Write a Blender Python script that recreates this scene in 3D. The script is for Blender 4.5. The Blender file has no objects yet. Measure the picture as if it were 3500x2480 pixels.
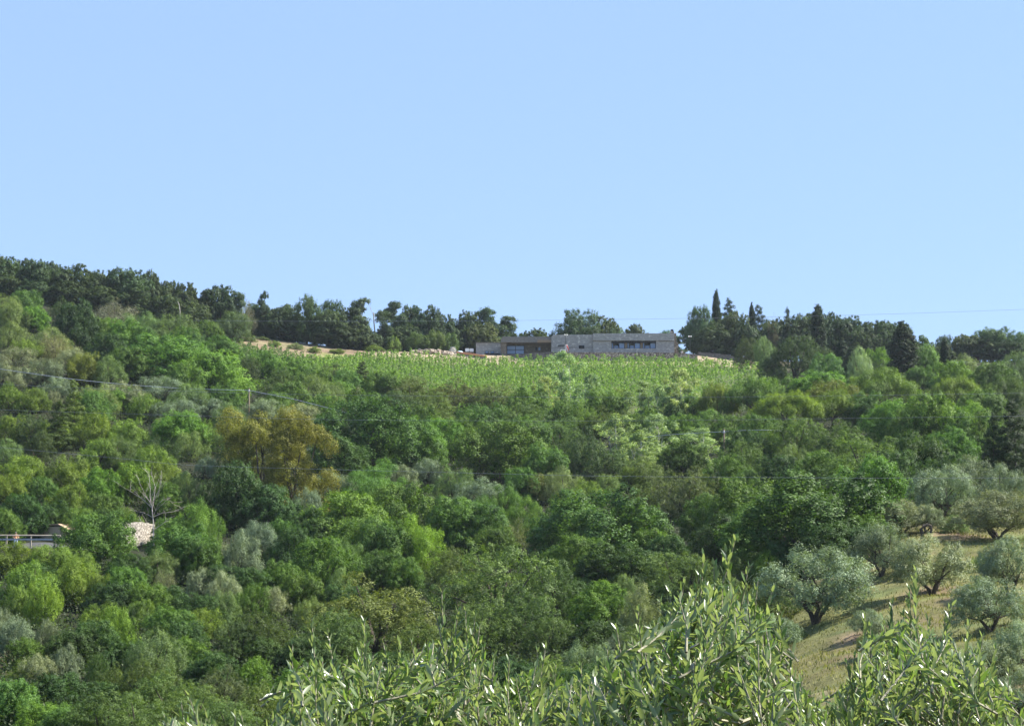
import bpy, math, random
import numpy as np
from mathutils import Vector

R = math.radians
scene = bpy.context.scene
C = scene.collection

# ------------------------------------------------------------------ camera
K = 2 * math.tan(R(15)) / 3500.0          # tangent per photo pixel
PITCH = math.atan((1950 - 1240) * K)
cam_d = bpy.data.cameras.new('camera')
cam_d.sensor_fit = 'HORIZONTAL'
cam_d.angle = R(30)
cam_d.clip_start = 0.1
cam_d.clip_end = 30000
cam = bpy.data.objects.new('camera', cam_d)
C.objects.link(cam)
cam.location = (0, 0, 0)
cam.rotation_euler = (R(90) + PITCH, 0, 0)
scene.camera = cam

# ------------------------------------------------------------------ sky, sun, exposure
SUN_EL, SUN_AZ = R(47), R(12)              # azimuth measured from +X towards +Y
w = bpy.data.worlds.new('World')
scene.world = w
w.use_nodes = True
nt = w.node_tree
nt.nodes.clear()
sky = nt.nodes.new('ShaderNodeTexSky')
sky.sky_type = 'NISHITA'
sky.sun_disc = False
sky.sun_elevation = SUN_EL
sky.sun_rotation = R(90) - SUN_AZ
sky.altitude = 300
sky.air_density = 1.0
sky.dust_density = 0.15
sky.ozone_density = 3.0
bg = nt.nodes.new('ShaderNodeBackground')
bg.inputs['Strength'].default_value = 0.0715
tint = nt.nodes.new('ShaderNodeMix'); tint.data_type = 'RGBA'; tint.blend_type = 'MULTIPLY'
tint.inputs[0].default_value = 1.0
tint.inputs[7].default_value = (1.0, 1.0, 1.06, 1)
even = nt.nodes.new('ShaderNodeMix'); even.data_type = 'RGBA'; even.inputs[0].default_value = .72
even.inputs[7].default_value = (2.32, 3.48, 5.9, 1)          # hazy summer air evens the sky out
nt.links.new(sky.outputs[0], tint.inputs[6])
wo = nt.nodes.new('ShaderNodeOutputWorld')
nt.links.new(tint.outputs[2], even.inputs[6])
nt.links.new(even.outputs[2], bg.inputs[0])
nt.links.new(bg.outputs[0], wo.inputs[0])

sd = bpy.data.lights.new('sun', 'SUN')
sd.energy = 5.0
sd.angle = R(0.53)
sd.color = (1.0, 0.95, 0.86)
sun = bpy.data.objects.new('sun', sd)
C.objects.link(sun)
sdir = Vector((math.cos(SUN_EL) * math.cos(SUN_AZ), math.cos(SUN_EL) * math.sin(SUN_AZ), math.sin(SUN_EL)))
sun.rotation_euler = sdir.to_track_quat('Z', 'Y').to_euler()
sun.location = (60, 20, 80)

scene.view_settings.view_transform = 'Standard'
scene.view_settings.look = 'None'
scene.view_settings.exposure = 1.45
scene.view_settings.gamma = 1
scene.view_settings.use_curve_mapping = False
cy = scene.cycles
cy.max_bounces = 6
cy.diffuse_bounces = 3
cy.transmission_bounces = 4
cy.glossy_bounces = 2
cy.caustics_reflective = False
cy.caustics_refractive = False
cy.use_denoising = True

# ------------------------------------------------------------------ pixel <-> world helpers
CP, SP = math.cos(PITCH), math.sin(PITCH)
def us(x, y):
    """photo pixel -> (X/Y, Z/Y)"""
    xc, yc = (x - 1750) * K, (1240 - y) * K
    dy = CP - yc * SP
    return xc / dy, (SP + yc * CP) / dy
def P(x, y, D):
    u, s = us(x, y)
    return Vector((u * D, D, s * D))
def row_of(z, Y):
    t = z / Y                              # s -> yc
    yc = (t * CP - SP) / (CP + t * SP)
    return 1240 - yc / K
def col_of(X, Y, z):
    yc = (1240 - row_of(z, Y)) * K
    return 1750 + X / Y * (CP - yc * SP) / K
def sstep(v, a, b):
    t = np.clip((v - a) / (b - a), 0, 1)
    return t * t * (3 - 2 * t)

# ------------------------------------------------------------------ terrain
PROF = {
 -900: [(100, 2450), (150, 2130), (192, 1885), (202, 1858), (290, 1380), (360, 1090), (420, 960), (470, 958)],
 0:    [(100, 2500), (150, 2160), (192, 1885), (202, 1858), (290, 1420), (360, 1150), (420, 1012), (470, 1008)],
 400:  [(100, 2500), (150, 2170), (192, 1895), (202, 1870), (290, 1430), (360, 1190), (420, 1070), (470, 1068)],
 800:  [(100, 2510), (150, 2190), (200, 1910), (290, 1480), (370, 1262), (408, 1192), (438, 1142), (470, 1142)],
 1200: [(103, 2510), (150, 2200), (200, 1940), (290, 1535), (360, 1355), (412, 1248), (438, 1194), (470, 1193)],
 1500: [(105, 2510), (150, 2205), (200, 1960), (290, 1570), (360, 1380), (425, 1245), (441, 1224), (446, 1207), (470, 1204)],
 1700: [(105, 2510), (150, 2205), (200, 1960), (290, 1570), (360, 1385), (425, 1252), (440, 1237), (446, 1213), (470, 1211)],
 2330: [(98, 2505), (150, 2170), (200, 1930), (290, 1560), (360, 1375), (425, 1252), (440, 1236), (446, 1208), (470, 1207)],
 2560: [(90, 2500), (135, 2140), (165, 1960), (220, 1740), (300, 1490), (380, 1320), (435, 1250), (470, 1215)],
 2800: [(80, 2490), (115, 2180), (145, 1980), (185, 1780), (240, 1620), (300, 1470), (390, 1310), (450, 1230)],
 3100: [(73, 2480), (100, 2220), (130, 2000), (160, 1800), (180, 1735), (240, 1620), (300, 1470), (400, 1300), (450, 1240)],
 3500: [(68, 2480), (100, 2160), (130, 1955), (160, 1790), (190, 1700), (240, 1580), (300, 1450), (400, 1270), (450, 1225)],
 4400: [(68, 2440), (100, 2120), (130, 1920), (160, 1760), (190, 1670), (240, 1550), (300, 1430), (400, 1270), (450, 1220)],
}
_cols = sorted(PROF)
_ucol = np.array([(c - 1750) * K / CP for c in _cols])
_Yg = np.arange(-150, 481, 1.0)
_Z = []
for c in _cols:
    ys, zs = [-150, -30, 0, 4, 9, 25, 50], [6, 1.0, -1.7, -2.1, -2.9, -5.2, -7.2]
    if c >= 2800: zs[-2:] = [-4.6, -6.2]
    for D, r in PROF[c]:
        ys.append(D); zs.append(us(1750, r)[1] * D)
    zz = np.interp(_Yg, ys, zs)
    for k in ((9, 430) if c < 2500 else (9, 480)),:
        n, lim = k
        sm = np.convolve(np.pad(zz, n, mode='edge'), np.ones(2 * n + 1) / (2 * n + 1), 'valid')
        wgt = sstep(_Yg, 12, 30) * (1 - sstep(_Yg, lim - 15, lim))
        zz = zz * (1 - wgt) + sm * wgt
    _Z.append(zz)
_Z = np.array(_Z)
def ground(X, Y):
    X = np.asarray(X, float); Y = np.asarray(Y, float)
    u = np.clip(X / np.maximum(Y, 40), _ucol[0], _ucol[-1])
    Yc = np.clip(Y, -150, 480)
    j = np.clip(np.searchsorted(_ucol, u) - 1, 0, len(_ucol) - 2)
    f = (u - _ucol[j]) / (_ucol[j + 1] - _ucol[j])
    iy = np.clip(((Yc + 150)).astype(int), 0, len(_Yg) - 2)
    fy = Yc + 150 - iy
    za = _Z[j, iy] * (1 - fy) + _Z[j, iy + 1] * fy
    zb = _Z[j + 1, iy] * (1 - fy) + _Z[j + 1, iy + 1] * fy
    z = za * (1 - f) + zb * f
    far = np.maximum(Y - 480, 0)
    z = z - far * 0.06 * np.minimum(1, 600 / (600 + far)) - np.minimum(far, 60) * 0.05
    rough = np.clip((Y - 20) / 60, 0, 1) * np.clip((432 - Y) / 30, 0, 1)
    z = z + rough * (0.22 * np.sin(X * .31 + 1.7 * np.sin(Y * .13)) * np.cos(Y * .27) + .1 * np.sin(X * .9 + Y * .7))
    return z
def gz(X, Y): return float(ground(X, Y))
def find_base(x, yb):
    """point of the terrain seen at photo pixel (x, yb)"""
    u = us(x, yb)[0]
    Ys = np.arange(60, 446, 1.0)
    rows = row_of(ground(u * Ys, Ys), Ys)
    rows = np.minimum.accumulate(rows)
    D = float(np.interp(-yb, -rows, Ys))
    return u * D, D, gz(u * D, D)

# ------------------------------------------------------------------ materials
def mat(name, color=(.5, .5, .5), rough=.7, spec=.3, metal=0.0):
    m = bpy.data.materials.new(name); m.use_nodes = True
    b = m.node_tree.nodes['Principled BSDF']
    b.inputs['Base Color'].default_value = (*color, 1)
    b.inputs['Roughness'].default_value = rough
    b.inputs['Specular IOR Level'].default_value = spec
    b.inputs['Metallic'].default_value = metal
    return m
def noisy(name, c1, c2, scale=4, rough=.85, spec=.2, bump=.3, detail=6, stretch=(1, 1, 1), lo=.35, hi=.65):
    m = mat(name, c1, rough, spec)
    n = m.node_tree.nodes; l = m.node_tree.links
    tc = n.new('ShaderNodeTexCoord'); mp = n.new('ShaderNodeMapping'); mp.inputs['Scale'].default_value = stretch
    no = n.new('ShaderNodeTexNoise'); no.inputs['Scale'].default_value = scale; no.inputs['Detail'].default_value = detail
    rp = n.new('ShaderNodeValToRGB')
    rp.color_ramp.elements[0].position = lo; rp.color_ramp.elements[1].position = hi
    rp.color_ramp.elements[0].color = (*c1, 1); rp.color_ramp.elements[1].color = (*c2, 1)
    bu = n.new('ShaderNodeBump'); bu.inputs['Strength'].default_value = bump; bu.inputs['Distance'].default_value = .1
    l.new(tc.outputs['Object'], mp.inputs[0]); l.new(mp.outputs[0], no.inputs['Vector'])
    l.new(no.outputs['Fac'], rp.inputs[0]); l.new(rp.outputs[0], n['Principled BSDF'].inputs['Base Color'])
    l.new(no.outputs['Fac'], bu.inputs['Height']); l.new(bu.outputs[0], n['Principled BSDF'].inputs['Normal'])
    return m
def masonry(name, c1, c2, c3, mortar, sw=.55, sh=.18, rough=.9):
    """coursed rubble stone: jittered brick pattern with colour patches"""
    m = mat(name, c1, rough, .2)
    n = m.node_tree.nodes; l = m.node_tree.links
    tc = n.new('ShaderNodeTexCoord')
    sx = n.new('ShaderNodeSeparateXYZ'); cx = n.new('ShaderNodeCombineXYZ')
    ad = n.new('ShaderNodeMath'); ad.operation = 'ADD'
    l.new(tc.outputs['Object'], sx.inputs[0])
    l.new(sx.outputs[0], ad.inputs[0]); l.new(sx.outputs[1], ad.inputs[1])
    l.new(ad.outputs[0], cx.inputs[0]); l.new(sx.outputs[2], cx.inputs[1])
    wn = n.new('ShaderNodeTexNoise'); wn.inputs['Scale'].default_value = 1.1
    va = n.new('ShaderNodeVectorMath'); va.operation = 'MULTIPLY_ADD'; va.inputs[1].default_value = (.5, .22, 0)
    l.new(cx.outputs[0], wn.inputs['Vector']); l.new(wn.outputs['Color'], va.inputs[0]); l.new(cx.outputs[0], va.inputs[2])
    br = n.new('ShaderNodeTexBrick'); br.inputs['Scale'].default_value = 1
    br.inputs['Brick Width'].default_value = sw; br.inputs['Row Height'].default_value = sh
    br.inputs['Mortar Size'].default_value = .022; br.inputs['Mortar Smooth'].default_value = .4
    br.inputs['Color1'].default_value = (*c1, 1); br.inputs['Color2'].default_value = (*c2, 1); br.inputs['Mortar'].default_value = (*mortar, 1)
    l.new(va.outputs[0], br.inputs['Vector'])
    no = n.new('ShaderNodeTexNoise'); no.inputs['Scale'].default_value = 1.6; no.inputs['Detail'].default_value = 8
    l.new(va.outputs[0], no.inputs['Vector'])
    rp = n.new('ShaderNodeValToRGB'); rp.color_ramp.elements[0].position = .55; rp.color_ramp.elements[1].position = .7
    mx = n.new('ShaderNodeMix'); mx.data_type = 'RGBA'; mx.inputs[7].default_value = (*c3, 1)
    l.new(no.outputs['Fac'], rp.inputs[0]); l.new(rp.outputs[0], mx.inputs[0]); l.new(br.outputs[0], mx.inputs[6])
    l.new(mx.outputs[2], n['Principled BSDF'].inputs['Base Color'])
    bu = n.new('ShaderNodeBump'); bu.inputs['Strength'].default_value = .6; bu.inputs['Distance'].default_value = .06; bu.invert = True
    l.new(br.outputs['Fac'], bu.inputs['Height']); l.new(bu.outputs[0], n['Principled BSDF'].inputs['Normal'])
    return m
def foliage(name, trans=.35, rough=.6, spec=.22, var=.55, under=None):
    """leaf surface: colour comes from the object's own colour, varied per leaf by attribute v"""
    m = bpy.data.materials.new(name); m.use_nodes = True
    n = m.node_tree.nodes; l = m.node_tree.links
    b = n['Principled BSDF']; out = n['Material Output']
    oi = n.new('ShaderNodeObjectInfo')
    at = n.new('ShaderNodeAttribute'); at.attribute_name = 'v'
    hs = n.new('ShaderNodeHueSaturation')
    mr = n.new('ShaderNodeMapRange'); mr.inputs[3].default_value = 1 - var; mr.inputs[4].default_value = 1 + var
    mh = n.new('ShaderNodeMapRange'); mh.inputs[3].default_value = .512; mh.inputs[4].default_value = .482
    l.new(at.outputs['Fac'], mr.inputs[0]); l.new(at.outputs['Fac'], mh.inputs[0])
    l.new(oi.outputs['Color'], hs.inputs['Color']); l.new(mr.outputs[0], hs.inputs['Value']); l.new(mh.outputs[0], hs.inputs['Hue'])
    col = hs.outputs[0]
    if under:
        ge = n.new('ShaderNodeNewGeometry')
        mu = n.new('ShaderNodeMix'); mu.data_type = 'RGBA'; mu.inputs[7].default_value = (*under, 1)
        l.new(ge.outputs['Backfacing'], mu.inputs[0]); l.new(col, mu.inputs[6]); col = mu.outputs[2]
    l.new(col, b.inputs['Base Color'])
    b.inputs['Roughness'].default_value = rough; b.inputs['Specular IOR Level'].default_value = spec
    tr = n.new('ShaderNodeBsdfTranslucent')
    tb = n.new('ShaderNodeMix'); tb.data_type = 'RGBA'; tb.blend_type = 'MULTIPLY'; tb.inputs[0].default_value = 1
    tb.inputs[7].default_value = (1.25, 1.3, .6, 1)
    l.new(col, tb.inputs[6]); l.new(tb.outputs[2], tr.inputs[0])
    mx = n.new('ShaderNodeMixShader'); mx.inputs[0].default_value = trans
    l.new(b.outputs[0], mx.inputs[1]); l.new(tr.outputs[0], mx.inputs[2]); l.new(mx.outputs[0], out.inputs[0])
    return m

M = {}
M['leaf'] = foliage('foliage')
M['leaf_olive'] = foliage('olive_foliage', trans=.24, rough=.6, spec=.2)
M['leaf_near'] = foliage('near_olive_leaf', trans=.42, rough=.32, spec=.6, var=.45, under=(.22, .27, .14))
M['leaf_vine'] = foliage('vine_leaf', trans=.42, rough=.6, spec=.25)
M['bark'] = noisy('bark', (.05, .04, .03), (.12, .10, .08), 9, .9, .15, .6, stretch=(1, 1, .25))
M['bark_pale'] = noisy('pale_bark', (.32, .29, .25), (.55, .52, .47), 7, .85, .2, .4, stretch=(1, 1, .4))
M['bark_dead'] = noisy('dead_bark', (.30, .25, .20), (.52, .47, .41), 6, .85, .2, .4, stretch=(1, 1, .4))
M['twig'] = noisy('olive_twig', (.16, .15, .10), (.30, .28, .2), 30, .75, .25, .3)
M['stone'] = masonry('grey_house_stone', (.33, .325, .31), (.43, .42, .40), (.60, .58, .53), (.18, .18, .17), .6, .17)
M['stone_brown'] = masonry('porch_stone', (.19, .16, .12), (.25, .21, .16), (.30, .26, .2), (.1, .085, .07), .5, .16)
M['rubble'] = masonry('dry_stone', (.24, .19, .14), (.40, .34, .26), (.46, .42, .34), (.05, .042, .035), .42, .22)
M['rubble_shaded'] = masonry('shaded_dry_stone', (.13, .12, .11), (.19, .18, .16), (.25, .23, .2), (.04, .04, .04), .4, .2)  # darker copy of the dry stone, the walls' shade put into its colour
M['pale_stone'] = masonry('pale_masonry', (.38, .34, .28), (.52, .47, .40), (.56, .52, .45), (.20, .17, .14), .34, .17)
def cells(name, c1, c2, joint, scale):
    m = mat(name, c1, .9, .2); n = m.node_tree.nodes; l = m.node_tree.links
    tc = n.new('ShaderNodeTexCoord')
    vo = n.new('ShaderNodeTexVoronoi'); vo.inputs['Scale'].default_value = scale
    ve = n.new('ShaderNodeTexVoronoi'); ve.feature = 'DISTANCE_TO_EDGE'; ve.inputs['Scale'].default_value = scale
    l.new(tc.outputs['Object'], vo.inputs['Vector']); l.new(tc.outputs['Object'], ve.inputs['Vector'])
    sp = n.new('ShaderNodeSeparateColor'); l.new(vo.outputs['Color'], sp.inputs[0])
    a = n.new('ShaderNodeMix'); a.data_type = 'RGBA'; a.inputs[6].default_value = (*c1, 1); a.inputs[7].default_value = (*c2, 1); l.new(sp.outputs[0], a.inputs[0])
    r = n.new('ShaderNodeMapRange'); r.inputs[1].default_value = .02; r.inputs[2].default_value = .09; l.new(ve.outputs['Distance'], r.inputs[0])
    b = n.new('ShaderNodeMix'); b.data_type = 'RGBA'; b.inputs[6].default_value = (*joint, 1); l.new(a.outputs[2], b.inputs[7]); l.new(r.outputs[0], b.inputs[0])
    l.new(b.outputs[2], n['Principled BSDF'].inputs['Base Color'])
    bu = n.new('ShaderNodeBump'); bu.inputs['Strength'].default_value = .7; bu.inputs['Distance'].default_value = .06
    l.new(r.outputs[0], bu.inputs['Height']); l.new(bu.outputs[0], n['Principled BSDF'].inputs['Normal'])
    return m
M['pale_stone'] = cells('pale_masonry', (.34, .30, .25), (.52, .47, .40), (.13, .115, .095), 3.2)
M['rubble'] = cells('dry_stone', (.17, .14, .11), (.50, .44, .35), (.04, .034, .028), 2.2)
M['roof'] = noisy('roof_slab', (.15, .14, .13), (.24, .23, .21), 2.5, .9, .2, .4, stretch=(1, 1, 3))
M['plaster'] = noisy('ochre_plaster', (.42, .32, .22), (.50, .39, .28), 1.5, .9, .2, .1)
M['dark'] = mat('dark_opening', (.012, .013, .016), .6, .3)
M['frame'] = mat('dark_window_frame', (.03, .03, .035), .5, .4)
M['timber'] = noisy('weathered_timber', (.20, .14, .09), (.32, .25, .18), 8, .8, .2, .3, stretch=(4, 4, .4))
M['rail_wood'] = noisy('rail_timber', (.33, .28, .21), (.44, .38, .3), 6, .8, .2, .3, stretch=(.3, 3, 3))
M['steel'] = noisy('galvanised_steel', (.30, .31, .33), (.42, .43, .45), 3, .45, .5, .05)
M['cable'] = mat('cable_sheath', (.26, .30, .37), .5, .4)
M['wire'] = mat('wire_metal', (.16, .18, .22), .5, .5)
M['terracotta'] = noisy('terracotta', (.45, .20, .10), (.58, .29, .16), 5, .85, .2, .2)
M['white'] = mat('white_paint', (.78, .78, .76), .5, .4)
M['cream'] = mat('cream_plastic', (.62, .57, .46), .45, .4)
M['tarp'] = mat('pale_blue_tarpaulin', (.42, .58, .68), .4, .5)
M['red'] = mat('red_cloth', (.45, .06, .05), .8, .2)
M['asphalt'] = noisy('asphalt', (.05, .05, .055), (.09, .09, .09), 5, .9, .2, .2)
g = mat('window_glass', (.20, .29, .46), .08, .8); M['glass'] = g  # blue of the reflected sky put into the base colour
M['bulb'] = mat('lamp_globe', (.75, .75, .72), .35, .4)
M['skin'] = mat('skin', (.55, .33, .23), .6, .3)
M['hair'] = mat('dark_hair', (.03, .025, .02), .6, .3)
M['grey_hair'] = mat('grey_hair', (.5, .48, .45), .7, .2)
M['denim'] = mat('dark_denim', (.025, .032, .07), .85, .2)
M['peach'] = mat('peach_shirt', (.66, .36, .2), .85, .2)
M['pale_blue'] = mat('pale_blue_cloth', (.45, .55, .75), .85, .2)

# ------------------------------------------------------------------ mesh helpers
def link(name, me, m=None, parent=None, smooth=False):
    o = bpy.data.objects.new(name, me); C.objects.link(o)
    if m is not None and not me.materials: me.materials.append(m)
    if parent is not None: o.parent = parent
    if smooth:
        me.polygons.foreach_set('use_smooth', [True] * len(me.polygons))
    return o
def tag(o, label=None, cat=None, group=None, kind=None):
    for k, v in (('label', label), ('category', cat), ('group', group), ('kind', kind)):
        if v: o[k] = v
    return o
def empty(name, loc=(0, 0, 0)):
    o = bpy.data.objects.new(name, None); C.objects.link(o); o.location = loc; o.empty_display_size = .3
    return o
class MB:
    def __init__(s): s.v = []; s.f = []
    def box(s, x0, x1, y0, y1, z0, z1):
        b = len(s.v)
        s.v += [(x0, y0, z0), (x1, y0, z0), (x1, y1, z0), (x0, y1, z0), (x0, y0, z1), (x1, y0, z1), (x1, y1, z1), (x0, y1, z1)]
        s.f += [tuple(b + i for i in q) for q in ((0, 3, 2, 1), (4, 5, 6, 7), (0, 1, 5, 4), (1, 2, 6, 5), (2, 3, 7, 6), (3, 0, 4, 7))]
        return s
    def prism(s, pts, y0, y1):
        """polygon in X-Z (counter-clockwise seen from -Y) extruded along Y"""
        b = len(s.v); n = len(pts)
        s.v += [(x, y0, z) for x, z in pts] + [(x, y1, z) for x, z in pts]
        s.f.append(tuple(b + i for i in range(n))); s.f.append(tuple(b + n + i for i in reversed(range(n))))
        for i in range(n):
            j = (i + 1) % n
            s.f.append((b + i, b + n + i, b + n + j, b + j))
        return s
    def tube(s, pts, rad, n=6, cap=True):
        pts = [Vector(p) for p in pts]
        rings = []
        for i, p in enumerate(pts):
            a = pts[max(i - 1, 0)]; c = pts[min(i + 1, len(pts) - 1)]
            d = (c - a).normalized() if (c - a).length > 1e-9 else Vector((0, 0, 1))
            q = Vector((0, 0, 1)) if abs(d.z) < .9 else Vector((1, 0, 0))
            e1 = d.cross(q).normalized(); e2 = d.cross(e1)
            r = rad[i] if isinstance(rad, (list, tuple)) else rad
            b = len(s.v)
            for k in range(n):
                t = 2 * math.pi * k / n
                s.v.append(tuple(p + e1 * (r * math.cos(t)) + e2 * (r * math.sin(t))))
            rings.append(b)
        for a, b in zip(rings, rings[1:]):
            for k in range(n):
                k2 = (k + 1) % n
                s.f.append((a + k, b + k, b + k2, a + k2))
        if cap:
            s.f.append(tuple(rings[0] + k for k in range(n))); s.f.append(tuple(rings[-1] + k for k in reversed(range(n))))
        return s
    def ball(s, c, r, nu=8, nv=6, jit=0, rng=None):
        c = Vector(c); r = r if isinstance(r, (tuple, list)) else (r, r, r)
        b = len(s.v)
        for i in range(nv + 1):
            th = math.pi * i / nv
            for k in range(nu):
                ph = 2 * math.pi * k / nu
                j = 1 + (rng.uniform(-jit, jit) if rng else 0)
                s.v.append((c.x + r[0] * j * math.sin(th) * math.cos(ph), c.y + r[1] * j * math.sin(th) * math.sin(ph), c.z + r[2] * j * math.cos(th)))
        for i in range(nv):
            for k in range(nu):
                k2 = (k + 1) % nu
                s.f.append((b + i * nu + k, b + (i + 1) * nu + k, b + (i + 1) * nu + k2, b + i * nu + k2))
        return s
    def mesh(s, name):
        me = bpy.data.meshes.new(name); me.from_pydata(s.v, [], s.f); me.update(); return me
    def build(s, name, m, parent=None, smooth=False):
        return link(name, s.mesh(name), m, parent, smooth)

def np_mesh(name, verts, faces_n, loops, var=None, n_per=4):
    """mesh from numpy arrays with equal-sided faces"""
    me = bpy.data.meshes.new(name)
    nv = len(verts); nf = faces_n
    me.vertices.add(nv); me.vertices.foreach_set('co', verts.astype(np.float32).ravel())
    me.loops.add(nf * n_per); me.loops.foreach_set('vertex_index', loops.astype(np.int32).ravel())
    me.polygons.add(nf)
    me.polygons.foreach_set('loop_start', np.arange(nf, dtype=np.int32) * n_per)
    me.polygons.foreach_set('loop_total', np.full(nf, n_per, dtype=np.int32))
    if var is not None:
        a = me.attributes.new('v', 'FLOAT', 'FACE'); a.data.foreach_set('value', var.astype(np.float32))
    me.update(calc_edges=True)
    return me
def nrm(a): return a / np.maximum(np.linalg.norm(a, axis=1, keepdims=True), 1e-9)
def leaf_cards(rng, c, nor, ln, asp, tang=None):
    """one diamond-shaped leaf per centre; returns vertices"""
    n = len(c)
    t = rng.normal(size=(n, 3)) if tang is None else tang
    t = t - nor * np.sum(t * nor, axis=1, keepdims=True); t = nrm(t)
    b = np.cross(nor, t)
    ln = np.broadcast_to(ln, (n,))[:, None]
    v = np.stack([c - t * ln * .5, c + b * ln * asp * .5 - t * ln * .06, c + t * ln * .5, c - b * ln * asp * .5 - t * ln * .06], axis=1)
    v[:, 1] += nor * ln * .08; v[:, 3] += nor * ln * .08
    return v.reshape(-1, 3)
def cards_mesh(name, rng, c, nor, ln, asp, var, tang=None):
    v = leaf_cards(rng, c, nor, ln, asp, tang)
    n = len(c)
    return np_mesh(name, v, n, np.arange(n * 4), np.clip(var, 0, 1))

def lobe_leaves(rng, lobes, ncl, rc, nleaf, up=.35, flat=.0, core=.12, zcut=-.55, tear=0.0):
    """leaf centres, normals, variation for a crown made of leafy lobes (cx,cy,cz,rx,ry,rz)"""
    Cs, Ns, Vs = [], [], []
    area = np.array([(l[3] * l[4] + l[3] * l[5] + l[4] * l[5]) for l in lobes]); area = area / area.mean()
    for l, a in zip(lobes, area):
        k = max(4, int(ncl * a))
        d = nrm(rng.normal(size=(k * 2, 3))); d = d[d[:, 2] > zcut][:k]
        rad = np.array(l[3:6])
        cc = np.array(l[:3]) + d * rad * rng.uniform(.72, 1.06, (len(d), 1))
        cv = rng.uniform(0, 1, len(d)); lv = rng.uniform(-.18, .18)
        nl = np.maximum(3, (nleaf * rng.uniform(.45, 1.4, len(d)))).astype(int)
        idx = np.repeat(np.arange(len(d)), nl)
        off = rng.normal(size=(len(idx), 3)) * rc * .84 * rng.uniform(.6, 1.15, len(d))[idx][:, None]
        off[:, 2] *= (1 - flat)
        if tear: off[:, 2] -= np.abs(rng.normal(size=len(idx))) * tear
        n = nrm(d[idx] * .95 + nrm(off) * .55 + rng.normal(size=(len(idx), 3)) * .42 + np.array([0, 0, up]))
        Cs.append(cc[idx] + off); Ns.append(n); Vs.append(.5 + lv + (cv[idx] - .5) * .45 + rng.uniform(-.25, .25, len(idx)))
        m = int(len(idx) * core)
        dc = nrm(rng.normal(size=(m, 3))) * rng.uniform(.1, .75, (m, 1)) * rad
        Cs.append(np.array(l[:3]) + dc); Ns.append(nrm(rng.normal(size=(m, 3)))); Vs.append(rng.uniform(.2, .8, m))
    return np.concatenate(Cs), np.concatenate(Ns), np.concatenate(Vs)

def fit(c, h, z0):
    """scale a crown to unit width and to height h above z0"""
    lo, hi = np.percentile(c, .6, axis=0), np.percentile(c, 99.6, axis=0)
    wid = max(hi[0] - lo[0], hi[1] - lo[1])
    q = c.copy(); q[:, :2] = (c[:, :2] - (lo + hi)[:2] / 2) / wid
    q[:, 2] = z0 + (c[:, 2] - lo[2]) / (hi[2] - lo[2]) * h
    return q, (lambda p: ((p[0] - (lo + hi)[0] / 2) / wid, (p[1] - (lo + hi)[1] / 2) / wid, z0 + (p[2] - lo[2]) / (hi[2] - lo[2]) * h))

def round_lobes(rng, n, h, r0, r1, bottom=-.35, inner=.5):
    L = []
    for i in range(n):
        # spread lobes over the dome by a golden spiral with jitter
        z = 1 - (i + .5) / n * (1 - bottom) + rng.uniform(-.1, .1); z = np.clip(z, -1, 1)
        ph = i * 2.39996 + rng.uniform(-.5, .5)
        rr = math.sqrt(max(0, 1 - z * z))
        r = rng.uniform(r0, r1)
        k = (.5 - r * .75) * rng.uniform(.8, 1.12)
        L.append((rr * math.cos(ph) * k, rr * math.sin(ph) * k, z * k * h, r, r, r * rng.uniform(.75, 1)))
    L.append((0, 0, 0, inner * .55, inner * .55, inner * .5 * h))
    return L

def limbs(rng, targets, z0, r, m_pts=3, lean=(0, 0), fork=None):
    """tapered trunk from the ground with limbs to the given points (unit coordinates)"""
    mb = MB()
    fz = fork if fork else max(z0 * .9, .12)
    fp = Vector((lean[0], lean[1], fz))
    mb.tube([(0, 0, -.06), (0, 0, 0), (lean[0] * .4 + rng.uniform(-.01, .01), lean[1] * .4, fz * .5), fp], [r * 1.5, r * 1.2, r * .95, r * .8], 7)
    for t in targets:
        t = Vector(t); mid = fp.lerp(t, .5) + Vector((rng.uniform(-.04, .04), rng.uniform(-.04, .04), rng.uniform(-.02, .05)))
        mb.tube([fp, mid, t], [r * .6, r * .4, r * .12], 5)
    return mb

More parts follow.
